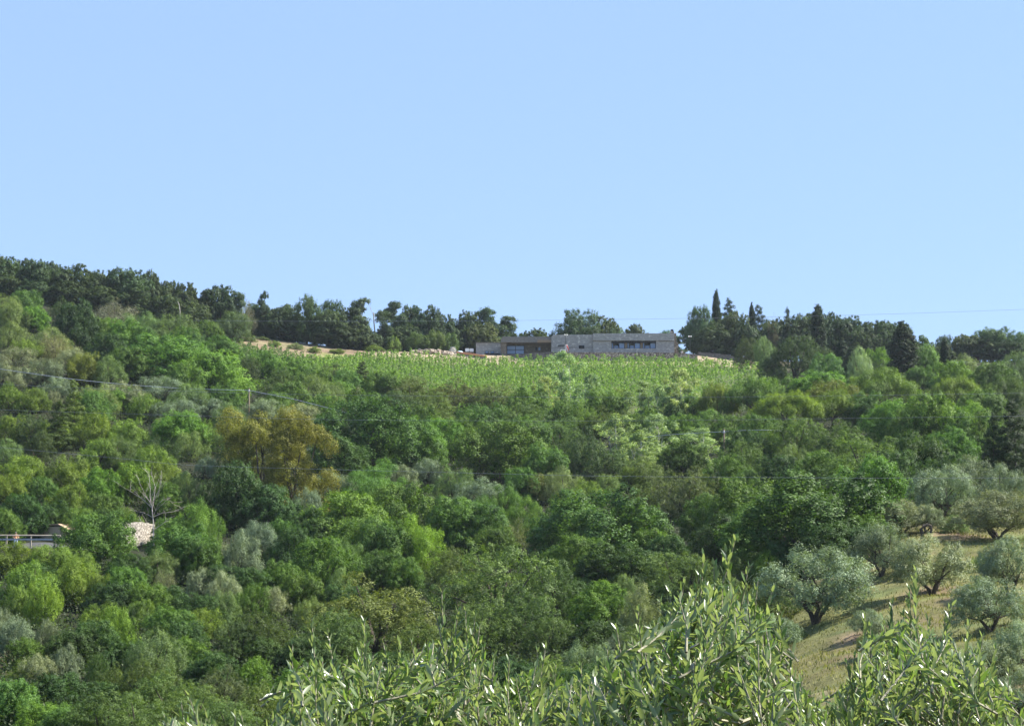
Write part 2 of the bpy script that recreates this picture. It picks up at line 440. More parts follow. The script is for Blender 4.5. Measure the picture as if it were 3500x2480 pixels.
def make_species(kind, seed):
    """returns (crown mesh, trunk mesh, unit height)"""
    rng = np.random.default_rng(seed)
    nm = 'crown'
    lobes = []
    tgt = None; tr = None
    ln, asp = .026, .6
    up = .35; z0 = .06; h = .85; rr = .035
    if kind == 'oak':
        lobes = round_lobes(rng, int(rng.integers(16, 30)), .9, .10, .22, -.7)
        c, n, v = lobe_leaves(rng, lobes, 40, .024, 42, up=.3); h, z0 = .93, .03; ln, asp = .021, .75
    elif kind in ('holm', 'holmfar'):
        lobes = round_lobes(rng, int(rng.integers(18, 28)), 1.0, .12, .21, -.75)
        c, n, v = lobe_leaves(rng, lobes, 38, .019, 36, up=.3); h, z0 = 1.0, .02; ln, asp = (.018 if kind == 'holm' else .030), (.6 if kind == 'holm' else .75)
    elif kind == 'maquis':
        lobes = round_lobes(rng, 20, .8, .09, .18, -.25)
        c, n, v = lobe_leaves(rng, lobes, 40, .023, 38, up=.4); h, z0 = .78, .0; ln, asp = .021, .55
    elif kind == 'sage':
        lobes = round_lobes(rng, 18, .85, .10, .18, -.25)
        c, n, v = lobe_leaves(rng, lobes, 44, .024, 38, up=.4); h, z0 = .8, .0; ln, asp = .021, .4
    elif kind == 'olive':
        lobes = round_lobes(rng, 17, .8, .10, .18, -.2, .35)
        c, n, v = lobe_leaves(rng, lobes, 46, .026, 34, up=.3, core=.08); h, z0 = .68, .14; ln, asp = .023, .36; rr = .026
    elif kind == 'feather':
        lobes = round_lobes(rng, 16, 1.0, .10, .2, -.4)
        c, n, v = lobe_leaves(rng, lobes, 44, .027, 40, up=.2, tear=.015); h, z0 = .97, .02; ln, asp = .026, .32
    elif kind == 'pine':
        k = 22
        for i in range(k):
            a = i * 2.4 + rng.uniform(-.3, .3); q = math.sqrt((i + .5) / k) * .42
            lobes.append((q * math.cos(a), q * math.sin(a), .2 * (1 - (q / .45) ** 2) + rng.uniform(-.02, .02), rng.uniform(.08, .14), rng.uniform(.08, .14), rng.uniform(.06, .10)))
        c, n, v = lobe_leaves(rng, lobes, 46, .018, 44, up=.6, zcut=-.45); h, z0 = .48, .2; ln, asp = .022, .3; rr = .02
    elif kind == 'poplar':
        for i in range(58):
            z = rng.uniform(.0, 1.32); wd = .42 * math.sin(math.pi * min(1, (z + .25) / 1.7)) ** .7
            a = i * 2.4; q = wd * rng.uniform(.05, 1)
            lobes.append((q * math.cos(a), q * math.sin(a), z, rng.uniform(.04, .075), rng.uniform(.04, .075), rng.uniform(.06, .11)))
        c, n, v = lobe_leaves(rng, lobes, 26, .03, 8, up=.1, core=.1); h, z0 = 1.4, .02; ln, asp = .030, .85; rr = .009
    elif kind == 'cypress':
        for i in range(44):
            z = (i + .5) / 44 * 3.6; t = z / 3.6
            wd = .40 * (min(1, t / .10) ** .5) * (1 - t ** 4.5) ** .65
            a = i * 2.4; q = wd * .55
            lobes.append((q * math.cos(a), q * math.sin(a), z, wd * .5 + .04, wd * .5 + .04, .26))
        c, n, v = lobe_leaves(rng, lobes, 30, .05, 26, up=.25, core=.3); h, z0 = 3.65, .06; ln, asp = .075, .5; rr = .07
    elif kind == 'conifer':
        for i in range(30):
            z = (i + .5) / 30 * 1.7; t = z / 1.7
            wd = .46 * (1 - t) ** .8 * rng.uniform(.6, 1.1) + .03
            a = i * 2.4; lobes.append((wd * .7 * math.cos(a), wd * .7 * math.sin(a), z, wd * .42 + .03, wd * .42 + .03, .07))
        c, n, v = lobe_leaves(rng, lobes, 26, .028, 24, up=.3); h, z0 = 1.65, .12; ln, asp = .045, .3; rr = .035
    elif kind == 'thin':
        for i in range(26):
            z = rng.uniform(.0, 1.15) if i < 23 else rng.uniform(1.1, 1.4)
            a = i * 2.4; q = rng.uniform(.05, .40) * (1.1 - z * .5)
            lobes.append((q * math.cos(a), q * math.sin(a), z, rng.uniform(.09, .17), rng.uniform(.09, .17), rng.uniform(.09, .16)))
        for i in range(12):
            a = i * 2.4 + 1; q = rng.uniform(.1, .42)
            lobes.append((q * math.cos(a), q * math.sin(a), rng.uniform(-.05, .55), .15, .15, .13))
        c, n, v = lobe_leaves(rng, lobes, 32, .028, 24, up=.2, core=.1); h, z0 = 1.4, .02; ln, asp = .034, .7; rr = .02
    elif kind == 'eucalypt':
        for i in range(26):
            z = rng.uniform(.05, 1.1); a = i * 2.4; q = rng.uniform(.12, .40) * (1.12 - .4 * z)
            r = rng.uniform(.07, .13); lobes.append((q * math.cos(a), q * math.sin(a), z, r, r, r * 1.5))
        c, n, v = lobe_leaves(rng, lobes, 50, .021, 36, up=.0, tear=.02); h, z0 = 1.18, .06; ln, asp = .02, .45; rr = .03
    elif kind == 'dry':
        lobes = round_lobes(rng, 9, .8, .14, .22, 0)
        c, n, v = lobe_leaves(rng, lobes, 34, .04, 12, up=.1, core=.3); h, z0 = .75, .02; ln, asp = .06, .1; rr = .02
    c, f = fit(c, h, z0)
    me = cards_mesh('crown', rng, c, n, ln * rng.uniform(.7, 1.25, len(c)), asp, v)
    pts = [f(l) for l in lobes]; rng.shuffle(pts)
    if kind in ('cypress', 'conifer'):
        tm = limbs(rng, [(0, 0, z0 + h * .8)], z0, rr)
    elif kind == 'poplar':
        tm = MB()
        for q in range(3):
            a = q * 2.1; p0 = Vector((.05 * math.cos(a), .05 * math.sin(a), 0)); e = Vector((.16 * math.cos(a), .16 * math.sin(a), z0 + h * rng.uniform(.8, .95)))
            tm.tube([p0 - Vector((0, 0, .06)), p0.lerp(e, .35) + Vector((.02, .01, 0)), p0.lerp(e, .7), e], [rr, rr * .8, rr * .5, rr * .15], 6)
            for p in pts[q::3]:
                k = min(.9, max(.15, (p[2] - z0) / h * .8)); s0 = p0.lerp(e, k)
                tm.tube([s0, Vector(p)], [rr * .3, rr * .1], 4)
    elif kind == 'thin':
        tm = limbs(rng, pts[:11], z0, rr, fork=z0 + .35)
    elif kind == 'olive':
        tm = MB()
        for q in range(3):
            a = q * 2.1 + rng.uniform(-.4, .4)
            fk = Vector((.11 * math.cos(a), .11 * math.sin(a), z0 * 1.35))
            tm.tube([(0, 0, -.05), (.01 * math.cos(a), .01 * math.sin(a), 0), fk * .55 + Vector((.02 * math.sin(a), 0, .01)), fk], [rr * 1.4, rr * 1.1, rr * .8, rr * .65], 7)
            for p in pts[q::3]:
                p = Vector(p); tm.tube([fk, fk.lerp(p, .55) + Vector((rng.uniform(-.03, .03), 0, .03)), p], [rr * .5, rr * .3, rr * .1], 5)
    elif kind == 'dry':
        tm = MB()
        for p in pts:
            p = Vector(p); tm.tube([(0, 0, -.02), p * .5 + Vector((0, 0, .04)), p], [rr * .6, rr * .4, rr * .15], 4)
            for q in range(6):
                e = p + Vector(rng.normal(size=3)) * .12; tm.tube([p * .8, e], [rr * .2, rr * .08], 3)
    else:
        tm = limbs(rng, pts[:9], z0, rr)
    tme = tm.mesh('trunk')
    return me, tme, z0 + h

# ------------------------------------------------------------------ setting: the ground
def axis(a, lim_lo, lim_hi, step, far_lo, far_hi):
    core = np.arange(lim_lo, lim_hi + .01, step)
    up = [lim_hi]; d = step
    while up[-1] < far_hi: d *= 1.35; up.append(up[-1] + d)
    dn = [lim_lo]; d = step
    while dn[-1] > far_lo: d *= 1.35; dn.append(dn[-1] - d)
    return np.concatenate([np.array(dn[:0:-1]), core, np.array(up[1:])])
gx = axis(0, -190, 190, 1.6, -7000, 7000)
gy = axis(0, -20, 482, 1.3, -2500, 9000)
XX, YY = np.meshgrid(gx, gy)
ZZ = ground(XX, YY)
nxg, nyg = len(gx), len(gy)
vv = np.stack([XX.ravel(), YY.ravel(), ZZ.ravel()], axis=1)
ii = (np.arange(nyg - 1)[:, None] * nxg + np.arange(nxg - 1)[None, :]).ravel()
quads = np.stack([ii, ii + 1, ii + 1 + nxg, ii + nxg], axis=1)
gme = np_mesh('ground', vv, len(quads), quads)
Yp = np.maximum(YY, 20); COL = 1750 + XX / Yp * CP / K; ROW = row_of(ZZ, Yp)
forest_shade = np.array([.024, .026, .014]); dryg = np.array([.135, .125, .05]); soil = np.array([.27, .215, .15]); grass = np.array([.10, .12, .035])  # forest floor darkened, shade between the trees put into its colour
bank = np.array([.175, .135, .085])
colr = np.zeros((nyg, nxg, 3)) + forest_shade
def blend(mask, c):
    global colr
    colr = colr * (1 - mask[..., None]) + c * mask[..., None]
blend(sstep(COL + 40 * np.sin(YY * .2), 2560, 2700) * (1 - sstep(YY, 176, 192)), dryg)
pk = sstep(YY, 418, 432) * (1 - sstep(YY, 520, 600)) * sstep(COL, 1230, 1300) * (1 - sstep(COL, 2640, 2760))
pt = .5 + .5 * np.sin(XX * .43 + 2.2 * np.sin(YY * .17 + 1)) * np.cos(YY * .38 + 1.5 * np.sin(XX * .21))
pt2 = .5 + .5 * np.sin(XX * .9 + 1.3 * np.sin(YY * .6)) * np.sin(YY * .8 + 2)
gmask = sstep(COL, 2560, 2700) * (1 - sstep(YY, 176, 192))
blend(gmask * sstep(pt, .62, .85) * .8, np.array([.20, .145, .095]))
blend(gmask * sstep(pt2, .6, .9) * .7, np.array([.10, .125, .04]))
blend(pk, soil)
bk = sstep(COL, 760, 830) * (1 - sstep(COL, 1240, 1300)) * sstep(YY, 406, 412) * (1 - sstep(YY, 446, 452))
blend(bk, bank)
blend(sstep(COL, 1085, 1110) * (1 - sstep(COL, 1200, 1240)) * sstep(YY, 385, 395) * (1 - sstep(YY, 424, 428)), np.array([.17, .17, .055]))
blend(sstep(COL, 1150, 1250) * (1 - sstep(COL, 2600, 2700)) * sstep(YY, 330, 345) * (1 - sstep(YY, 420, 428)), np.array([.08, .10, .035]))
blend(1 - sstep(YY, 14, 40), grass)
blend(np.exp(-(((COL - 20) / 60) ** 2 + ((ROW - 2245) / 40) ** 2)), np.array([.32, .24, .15]))
blend(sstep(YY, 620, 700) , np.array([.07, .085, .04]))
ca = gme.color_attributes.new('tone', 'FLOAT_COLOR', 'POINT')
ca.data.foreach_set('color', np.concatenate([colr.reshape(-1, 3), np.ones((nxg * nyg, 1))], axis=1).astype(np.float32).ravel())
gm = mat('ground_cover', rough=.95, spec=.1)
n = gm.node_tree.nodes; l = gm.node_tree.links
at = n.new('ShaderNodeAttribute'); at.attribute_name = 'tone'
ge = n.new('ShaderNodeTexCoord')
n1 = n.new('ShaderNodeTexNoise'); n1.inputs['Scale'].default_value = .35; n1.inputs['Detail'].default_value = 10; n1.inputs['Roughness'].default_value = .7
n2 = n.new('ShaderNodeTexNoise'); n2.inputs['Scale'].default_value = .12; n2.inputs['Detail'].default_value = 5
l.new(ge.outputs['Object'], n1.inputs['Vector']); l.new(ge.outputs['Object'], n2.inputs['Vector'])
hs = n.new('ShaderNodeHueSaturation')
mv = n.new('ShaderNodeMapRange'); mv.inputs[1].default_value = .3; mv.inputs[2].default_value = .7; mv.inputs[3].default_value = .55; mv.inputs[4].default_value = 1.45
mh = n.new('ShaderNodeMapRange'); mh.inputs[1].default_value = .35; mh.inputs[2].default_value = .65; mh.inputs[3].default_value = .485; mh.inputs[4].default_value = .535
l.new(n1.outputs['Fac'], mv.inputs[0]); l.new(n2.outputs['Fac'], mh.inputs[0])
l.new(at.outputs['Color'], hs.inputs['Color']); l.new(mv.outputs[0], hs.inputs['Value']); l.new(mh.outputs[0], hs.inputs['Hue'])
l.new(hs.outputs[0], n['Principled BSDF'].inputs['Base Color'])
bu = n.new('ShaderNodeBump'); bu.inputs['Strength'].default_value = .7; bu.inputs['Distance'].default_value = .5
l.new(n1.outputs['Fac'], bu.inputs['Height']); l.new(bu.outputs[0], n['Principled BSDF'].inputs['Normal'])
go = link('ground', gme, gm, smooth=True)
tag(go, kind='structure')

# ------------------------------------------------------------------ the stone house on the ridge
HD = 450.0
def hx(x): return us(x, 1185)[0] * HD
def hz(y): return us(2000, y)[1] * HD
def hbox(mb, x0, x1, yt, yb, d0, d1): return mb.box(hx(x0), hx(x1), d0, d1, hz(yb), hz(yt))
house = tag(empty('stone_house', (hx(1990), HD, hz(1213))), 'long low grey stone house with flat roofs on the ridge above the vineyard', 'house')
def hpart(name, mb, m, parent=house):
    off = house.location
    mb.v = [(a - off.x, b - off.y, c - off.z) for a, b, c in mb.v]
    o = mb.build(name, m, parent if parent is house else None)
    if parent is not house: o.parent = parent
    return o
# annex at the low end
a = MB(); hbox(a, 1627, 1656, 1174, 1245, 449, 457); hbox(a, 1656, 1712.5, 1174, 1209, 449, 457); hbox(a, 1709.5, 1712.5, 1209, 1245, 449, 457); hbox(a, 1656, 1709.5, 1209, 1245, 452, 457)
hpart('annex_wall', a, M['stone'])
a = MB(); hbox(a, 1626.4, 1712.8, 1171.4, 1174, 448.8, 457.2); hpart('annex_roof', a, M['roof'])
a = MB(); hbox(a, 1656.2, 1709.3, 1209.4, 1240, 449.5, 449.9); hpart('bay_shade', a, M['dark'])  # near-black sheet standing in for the shade inside the open bay
def window(x0, x1, yt, yb, Y, cols=1, rws=1, fw=.09, glass='glass', frame='frame'):
    X0, X1, Z0, Z1 = hx(x0), hx(x1), hz(yb), hz(yt)
    f = MB()
    f.box(X0, X1, Y, Y + .12, Z1 - fw, Z1); f.box(X0, X1, Y, Y + .12, Z0, Z0 + fw)
    f.box(X0, X0 + fw, Y, Y + .12, Z0 + fw, Z1 - fw); f.box(X1 - fw, X1, Y, Y + .12, Z0 + fw, Z1 - fw)
    for i in range(1, cols):
        x = X0 + (X1 - X0) * i / cols; f.box(x - fw / 2, x + fw / 2, Y + .005, Y + .11, Z0 + fw, Z1 - fw)
    for i in range(1, rws):
        z = Z0 + (Z1 - Z0) * i / rws; f.box(X0 + fw, X1 - fw, Y + .01, Y + .105, z - fw / 2, z + fw / 2)
    fo = hpart('window', f, M[frame])
    g = MB().box(X0 + fw * .6, X1 - fw * .6, Y + .05, Y + .07, Z0 + fw * .6, Z1 - fw * .6)
    g.v = [(p - house.location.x, q - house.location.y, r - house.location.z) for p, q, r in g.v]
    go_ = g.build('pane', M[glass], fo)
    return fo
window(1658, 1670, 1201.5, 1208.6, 448.86); window(1677, 1689, 1201.5, 1208.6, 448.86)
# porch block with deep flat roof
a = MB(); hbox(a, 1713, 1731, 1176, 1245, 446.8, 458); hbox(a, 1731, 1792, 1212, 1240, 449.5, 458); hbox(a, 1792, 1883, 1176, 1240, 449.5, 458)
hbox(a, 1731, 1792, 1176, 1181, 449.5, 458)
hpart('porch_wall', a, M['stone_brown'])
a = MB()
b0 = len(a.v)
a.prism([(hx(1712.6), hz(1176)), (hx(1883), hz(1176)), (hx(1883), hz(1157)), (hx(1718), hz(1156)), (hx(1712.6), hz(1166))], 446.4, 458.2)
hpart('porch_roof', a, M['roof'])
a = MB(); hbox(a, 1836, 1882.6, 1168.5, 1177.5, 445.6, 446.35); hpart('canopy', a, M['timber'])
window(1732, 1792, 1181.5, 1211.5, 449.3, 2, 2, .12)
a = MB(); hbox(a, 1829, 1836, 1187, 1198, 449.38, 449.46); hpart('niche', a, M['dark'])
a = MB(); hbox(a, 1840, 1847, 1188, 1198, 449.38, 449.46); hpart('niche', a, M['glass'])
# central block
a = MB()
X0, X1 = hx(1883.3), hx(2024)
a.prism([(X0, hz(1240)), (X1, hz(1240)), (X1, hz(1151)), (hx(1889), hz(1152)), (X0, hz(1159))], 445.4, 458)
hpart('wall', a, M['stone'])
a = MB(); hbox(a, 1905, 1928, 1187, 1190.3, 445.3, 445.38); hpart('slit_window', a, M['dark'])
a = MB(); hbox(a, 1976, 1994.5, 1187.8, 1199, 445.3, 445.38); hpart('window', a, M['dark'])
a = MB(); hbox(a, 1883.6, 1975, 1194.2, 1195.2, 445.34, 445.39); hbox(a, 1995, 2023.8, 1194.6, 1195.6, 445.34, 445.39); hpart('wall_groove', a, M['dark'])
# high block with the window strip
a = MB()
hbox(a, 2024.2, 2086, 1174, 1240, 444.8, 458); hbox(a, 2237, 2298, 1174, 1240, 444.8, 458); hbox(a, 2086, 2237, 1199, 1240, 444.8, 458); hbox(a, 2086, 2237, 1174, 1199, 447.2, 458)
hpart('wall', a, M['stone'])
a = MB(); hbox(a, 2024.2, 2298.3, 1148.6, 1173, 444.5, 458.1); hpart('roof', a, M['stone'])
a = MB(); hbox(a, 2085.9, 2237.1, 1173, 1179, 444.95, 447.0); hpart('recess_shade', a, M['dark'])  # dark block: shade at the top of the recess put into its colour
a = MB(); hbox(a, 2086.3, 2236.7, 1198.2, 1199, 444.9, 446.8); hpart('sill', a, M['frame'])
for x0 in (2087, 2140, 2192.5):
    window(x0, x0 + 6.5, 1178, 1198, 445.7)
    window(x0 + 8, x0 + 24, 1187, 1198, 445.9, 1, 2, .06)
    window(x0 + 25, x0 + 44, 1178, 1198, 445.7)
for x0, x1 in ((2131.5, 2139.5), (2184.5, 2192)):
    a = MB(); hbox(a, x0, x1, 1178, 1198.2, 445.5, 446.2); hpart('post', a, M['timber'])
# chimney and stepped buttress on the sunny end
a = MB(); hbox(a, 2298.6, 2306.5, 1146, 1240, 445.6, 451); hbox(a, 2306.5, 2313.5, 1175, 1240, 446, 450.5); hpart('buttress', a, M['rubble'])
a = MB(); hbox(a, 2288.5, 2299, 1137.5, 1148.6, 446, 448); ch = hpart('chimney', a, M['rubble'])
a = MB(); hbox(a, 2289.3, 2297.6, 1132, 1137.5, 446.2, 447.7)
a.v = [(p - house.location.x, q - house.location.y, r - house.location.z) for p, q, r in a.v]; a.build('cowl', M['dark'], ch)
a = MB(); a.tube([(hx(1875), 452, hz(1158)), (hx(1875), 452, hz(1147))], .12, 8); hpart('flue', a, M['dark'])

# ------------------------------------------------------------------ walls and yard things round the house
def wall_strip(name, pts, thick, m, label, cat='wall', jag=0.0, seed=1):
    """pts: (photo x, metres away, top row, bottom row)"""
    r = random.Random(seed)
    mb = MB(); n = len(pts); b = []
    fine = []
    for (x0, D0, t0, b0_), (x1, D1, t1, b1) in zip(pts, pts[1:]):
        k = max(1, int(abs(x1 - x0) / 7)) if jag else 1
        for i in range(k):
            f = i / k; fine.append((x0 + (x1 - x0) * f, D0 + (D1 - D0) * f, t0 + (t1 - t0) * f + r.uniform(-jag, jag), b0_ + (b1 - b0_) * f))
    fine.append(pts[-1])
    for x, D, t, bo in fine:
        q = P(x, t, D); z0 = P(x, bo, D).z
        jx = r.uniform(-.05, .05) if jag else 0
        mb.v += [(q.x, q.y + jx, z0), (q.x, q.y + jx, q.z), (q.x + .001, q.y + thick, q.z), (q.x + .001, q.y + thick, z0)]
    for i in range(len(fine) - 1):
        c, d = i * 4, i * 4 + 4
        mb.f += [(c, d, d + 1, c + 1), (c + 1, d + 1, d + 2, c + 2), (c + 2, d + 2, d + 3, c + 3)]
    e = (len(fine) - 1) * 4
    mb.f += [(0, 1, 2, 3), (e, e + 3, e + 2, e + 1)]
    o = mb.build(name, m)
    return tag(o, label, cat)
wall_strip('retaining_wall', [(1738, 445, 1216, 1245), (1775, 443, 1211, 1245), (1820, 441.6, 1205, 1245), (1860, 441, 1203, 1245), (1905, 440.8, 1203, 1245)], .6, M['rubble_shaded'], 'dark curved dry stone retaining wall below the porch windows', jag=.5, seed=2)
wall_strip('retaining_wall', [(1905.3, 440.8, 1203.5, 1245), (2100, 440.6, 1203, 1245), (2250, 440.4, 1204, 1245), (2330, 440.4, 1205.5, 1245), (2384, 440.6, 1212, 1250)], .7, M['rubble'], 'long brown dry stone terrace wall between the house and the vines', jag=.7, seed=3)
wall_strip('field_wall', [(2386, 447, 1203, 1240), (2440, 447, 1206, 1245), (2500, 446, 1215, 1250), (2545, 445, 1226, 1255)], .6, M['rubble_shaded'], 'shaded grey dry stone wall under the cypress clump', jag=1.2, seed=4)
lw = wall_strip('yard_wall', [(1561, 445, 1204, 1226), (1600, 444, 1209, 1232), (1664, 442, 1218, 1240)], .5, M['rubble'], 'low sloping stone yard wall with orange tile coping beside the annex', jag=0, seed=5)
mb = MB()
for i in range(26):
    f0, f1 = i / 26, (i + .9) / 26
    xs = [1561 + 103 * f for f in (f0, f1)]
    q = [P(x, (1204 + (x - 1561) * .136), 445 - 3 * (x - 1561) / 103) for x in xs]
    mb.tube([q[0] + Vector((0, .25, .03)), q[1] + Vector((0, .25, .05))], .3, 6)
mb.build('coping', M['terracotta'], lw)

rk = random.Random(11)
mb = MB()
for i in range(260):
    x = rk.uniform(1405, 1545); f = math.sin(math.pi * (x - 1400) / 150) ** .7
    D = rk.uniform(444.5, 450); X = us(x, 1195)[0] * D; zz = gz(X, D)
    r = rk.uniform(.12, .42)
    mb.ball((X, D, zz + rk.uniform(0, .9) * f), (r * rk.uniform(.8, 1.5), r, r * rk.uniform(.5, .9)), 6, 4, .22, rk)
o = mb.build('rubble_heap', noisy('rubble_stones', (.26, .2, .14), (.56, .48, .38), .9, .9, .2, .3))
tag(o, 'long heap of brown and pale building stones at the edge of the trees', 'rubble', kind='stuff')

def yardthing(name, x, yb, D, label, cat, group=None):
    X = us(x, yb)[0] * D
    return tag(empty(name, (X, D, gz(X, D))), label, cat, group)
# rounded cream tank on a steel frame
t = yardthing('water_tank', 1548, 1203, 449, 'rounded cream tank with a pale frame at the end of the rubble heap', 'tank')
mb = MB(); mb.tube([(0, -.7, .75), (0, -.62, .75), (0, .6, .75), (0, .7, .75)], [.45, .62, .62, .45], 16); mb.build('tank_body', M['cream'], t)
mb = MB()
for s in (-1, 1):
    mb.tube([(s * .68, -.72, -.1), (s * .78, -.72, .8), (s * .5, -.72, 1.38), (0, -.72, 1.5)], .06, 6)
    mb.tube([(s * .68, .6, -.1), (s * .68, .6, .8)], .06, 6)
mb.box(-.7, .7, -.7, .6, .1, .18); mb.build('frame', M['steel'], t)
for x, nm_ in ((1597, 'white bulk bag on a pallet nearer the rubble heap'), (1612, 'white bulk bag on a pallet touching the annex')):
    t = yardthing('bulk_bag', x, 1208, 449.5, nm_, 'bag', 'white bulk bags')
    mb = MB(); mb.ball((0, 0, .95), (.52, .5, .42), 10, 8); mb.box(-.44, .44, -.42, .42, .55, 1.3); mb.build('sack', M['white'], t)
    mb = MB()
    for q in (-.45, -.05, .35): mb.box(q, q + .12, -.5, .5, -.1, .42)
    mb.box(-.5, .5, -.5, .5, .42, .5); mb.build('pallet', M['timber'], t)
t = yardthing('tarpaulin', 1572, 1207, 447, 'pale blue tarpaulin humped over a pile behind the yard wall', 'tarpaulin')
mb = MB(); mb.ball((0, 0, .1), (.85, .6, .62), 14, 8, .1, random.Random(3)); mb.build('sheet', M['tarp'], t, True)
for q in (-.6, .1, .7): MB().ball((q, -.55, .05), (.2, .15, .13), 6, 4).build('weight_stone', M['rubble'], t)

# two-globe lamp posts
def lamp(x, yt, D, label):
    X = us(x, yt)[0] * D; zt = us(x, yt)[1] * D; z0 = gz(X, D)
    H = zt - z0
    t = tag(empty('lamp_post', (X, D, z0)), label, 'lamp post', 'two-globe lamp posts')
    MB().tube([(0, 0, -.1), (0, 0, .5), (0, 0, H)], [.09, .07, .045], 8).build('pole', M['frame'], t)
    MB().tube([(-.24, 0, H), (.24, 0, H)], .03, 6).build('crossbar', M['frame'], t)
    for s in (-1, 1): MB().ball((s * .24, 0, H + .05), .17, 10, 8).build('globe', M['bulb'], t, True)
lamp(1934, 1145, 444.0, 'tall thin lamp post with two globes in front of the middle wall')
lamp(2358, 1150, 443.5, 'thin lamp post with two white globes under the dark oak')
# white framed panel and the striped cloth above it
D = 439.0
X = us(1925, 1205)[0] * D; zt, zb = us(1925, 1194.5)[1] * D, us(1925, 1213.5)[1] * D
t = tag(empty('framed_panel', (X, D, zb)), 'square white framed dark panel standing at the terrace wall', 'panel')
hw, hh = 10.5 * K * D, zt - zb
mb = MB(); mb.box(-hw, hw, 0, .12, hh - .2, hh); mb.box(-hw, hw, 0, .12, 0, .2); mb.box(-hw, -hw + .2, 0, .12, .2, hh - .2); mb.box(hw - .2, hw, 0, .12, .2, hh - .2); mb.build('frame', M['white'], t)
MB().box(-hw + .2, hw - .2, .05, .08, .2, hh - .2).build('panel_sheet', M['dark'], t)
mb = MB()
for s in (-hw + .1, hw - .1): mb.box(s - .07, s + .07, .13, .25, -2.2, hh)
mb.build('leg', M['timber'], t)
X = us(1936, 1185)[0] * 442.5; zt = us(1936, 1177)[1] * 442.5
fl = tag(empty('flag', (X, 442.5, zt - 2.4)), 'red and white cloth hanging slack from a short pole over the white frame', 'flag')
MB().tube([(0, 0, -1.2), (0, 0, 2.5)], .04, 6).build('pole', M['timber'], fl)
for k_, (m_, xo) in enumerate((('white', -.25), ('red', .02), ('white', .2), ('red', .42))):
    mb = MB(); pts = []
    for i in range(9):
        f = i / 8; a0 = xo * (.35 + .8 * f) + .05 * math.sin(6 * f + k_)
        pts.append((a0, -.08 - .05 * math.sin(9 * f + k_), 2.3 - 2.0 * f * (1 - .1 * k_)))
    mb.tube(pts, [.06, .1, .13, .14, .14, .13, .12, .1, .04], 6); mb.build('cloth', M[m_], fl, True)

# ------------------------------------------------------------------ people (skinned bodies)
def person(x, yfeet, D, H, label, shirt, trousers, hairm, yaw, pose, z0=None):
    X = us(x, yfeet)[0] * D
    root = tag(empty('person', (X, D, gz(X, D) if z0 is None else z0)), label, 'person')
    root.rotation_euler = (0, 0, yaw)
    s = H / 1.75
    J = {'pel': (0, 0, .95), 'wai': (0, 0, 1.1), 'che': (0, -.01, 1.32), 'nek': (0, 0, 1.48), 'hed': (0, -.02, 1.60), 'top': (0, -.01, 1.72),
         'hl': (.1, 0, .92), 'kl': (.11, -.02, .5), 'al': (.12, .02, .09), 'tl': (.13, -.13, .04), 'hr': (-.1, 0, .92), 'kr': (-.12, -.02, .5), 'ar': (-.14, .02, .09), 'tr': (-.16, -.13, .04),
         'sl': (.19, 0, 1.4), 'sr': (-.19, 0, 1.4)}
    J.update(pose)
    order = list(J); E = [('pel', 'wai'), ('wai', 'che'), ('che', 'nek'), ('nek', 'hed'), ('hed', 'top'), ('pel', 'hl'), ('hl', 'kl'), ('kl', 'al'), ('al', 'tl'), ('pel', 'hr'), ('hr', 'kr'), ('kr', 'ar'), ('ar', 'tr'),
         ('che', 'sl'), ('sl', 'el'), ('el', 'wl'), ('wl', 'fl'), ('che', 'sr'), ('sr', 'er'), ('er', 'wr'), ('wr', 'fr')]
    rad = {'pel': .13, 'wai': .12, 'che': .14, 'nek': .055, 'hed': .095, 'top': .07, 'hl': .095, 'hr': .095, 'kl': .06, 'kr': .06, 'al': .04, 'ar': .04, 'tl': .035, 'tr': .035, 'sl': .065, 'sr': .065, 'el': .043, 'er': .043, 'wl': .03, 'wr': .03, 'fl': .03, 'fr': .03}
    def skin(names, name, m, grow=0.0, parent=root):
        es = [(p, q) for p, q in E if p in names and q in names]
        vs = [k for k in order if k in names]
        me = bpy.data.meshes.new(name); me.from_pydata([tuple(c * s for c in J[k]) for k in vs], [(vs.index(p), vs.index(q)) for p, q in es], []); me.update()
        o = link(name, me, m, parent)
        mod = o.modifiers.new('skin', 'SKIN')
        for i, k in enumerate(vs):
            sv = me.skin_vertices[0].data[i]; r = (rad[k] + grow) * s; sv.radius = (r, r); sv.use_root = i == 0
        o.modifiers.new('sub', 'SUBSURF').levels = 2; o.modifiers['sub'].render_levels = 2
        return o
    skin(list(J), 'body', M['skin'])
    skin(['wai', 'che', 'sl', 'el', 'sr', 'er', 'pel'], 'shirt', M[shirt], .018)
    skin(['pel', 'hl', 'kl', 'al', 'hr', 'kr', 'ar'], 'trousers', M[trousers], .02)
    h = Vector(J['hed']) * s
    MB().ball((h.x, h.y + .02 * s, h.z + .06 * s), (.105 * s, .115 * s, .09 * s), 10, 8).build('hair', M[hairm], root, True)
person(2330.5, 1203, 443.2, 1.74, 'standing person in a white shirt and dark trousers with a hand on the hip', 'white', 'denim', 'hair', .25,
       {'el': (.33, .08, 1.18), 'wl': (.19, -.04, 1.02), 'fl': (.14, -.1, 1.0), 'er': (-.25, .02, 1.13), 'wr': (-.24, -.08, .9), 'fr': (-.23, -.1, .82)})

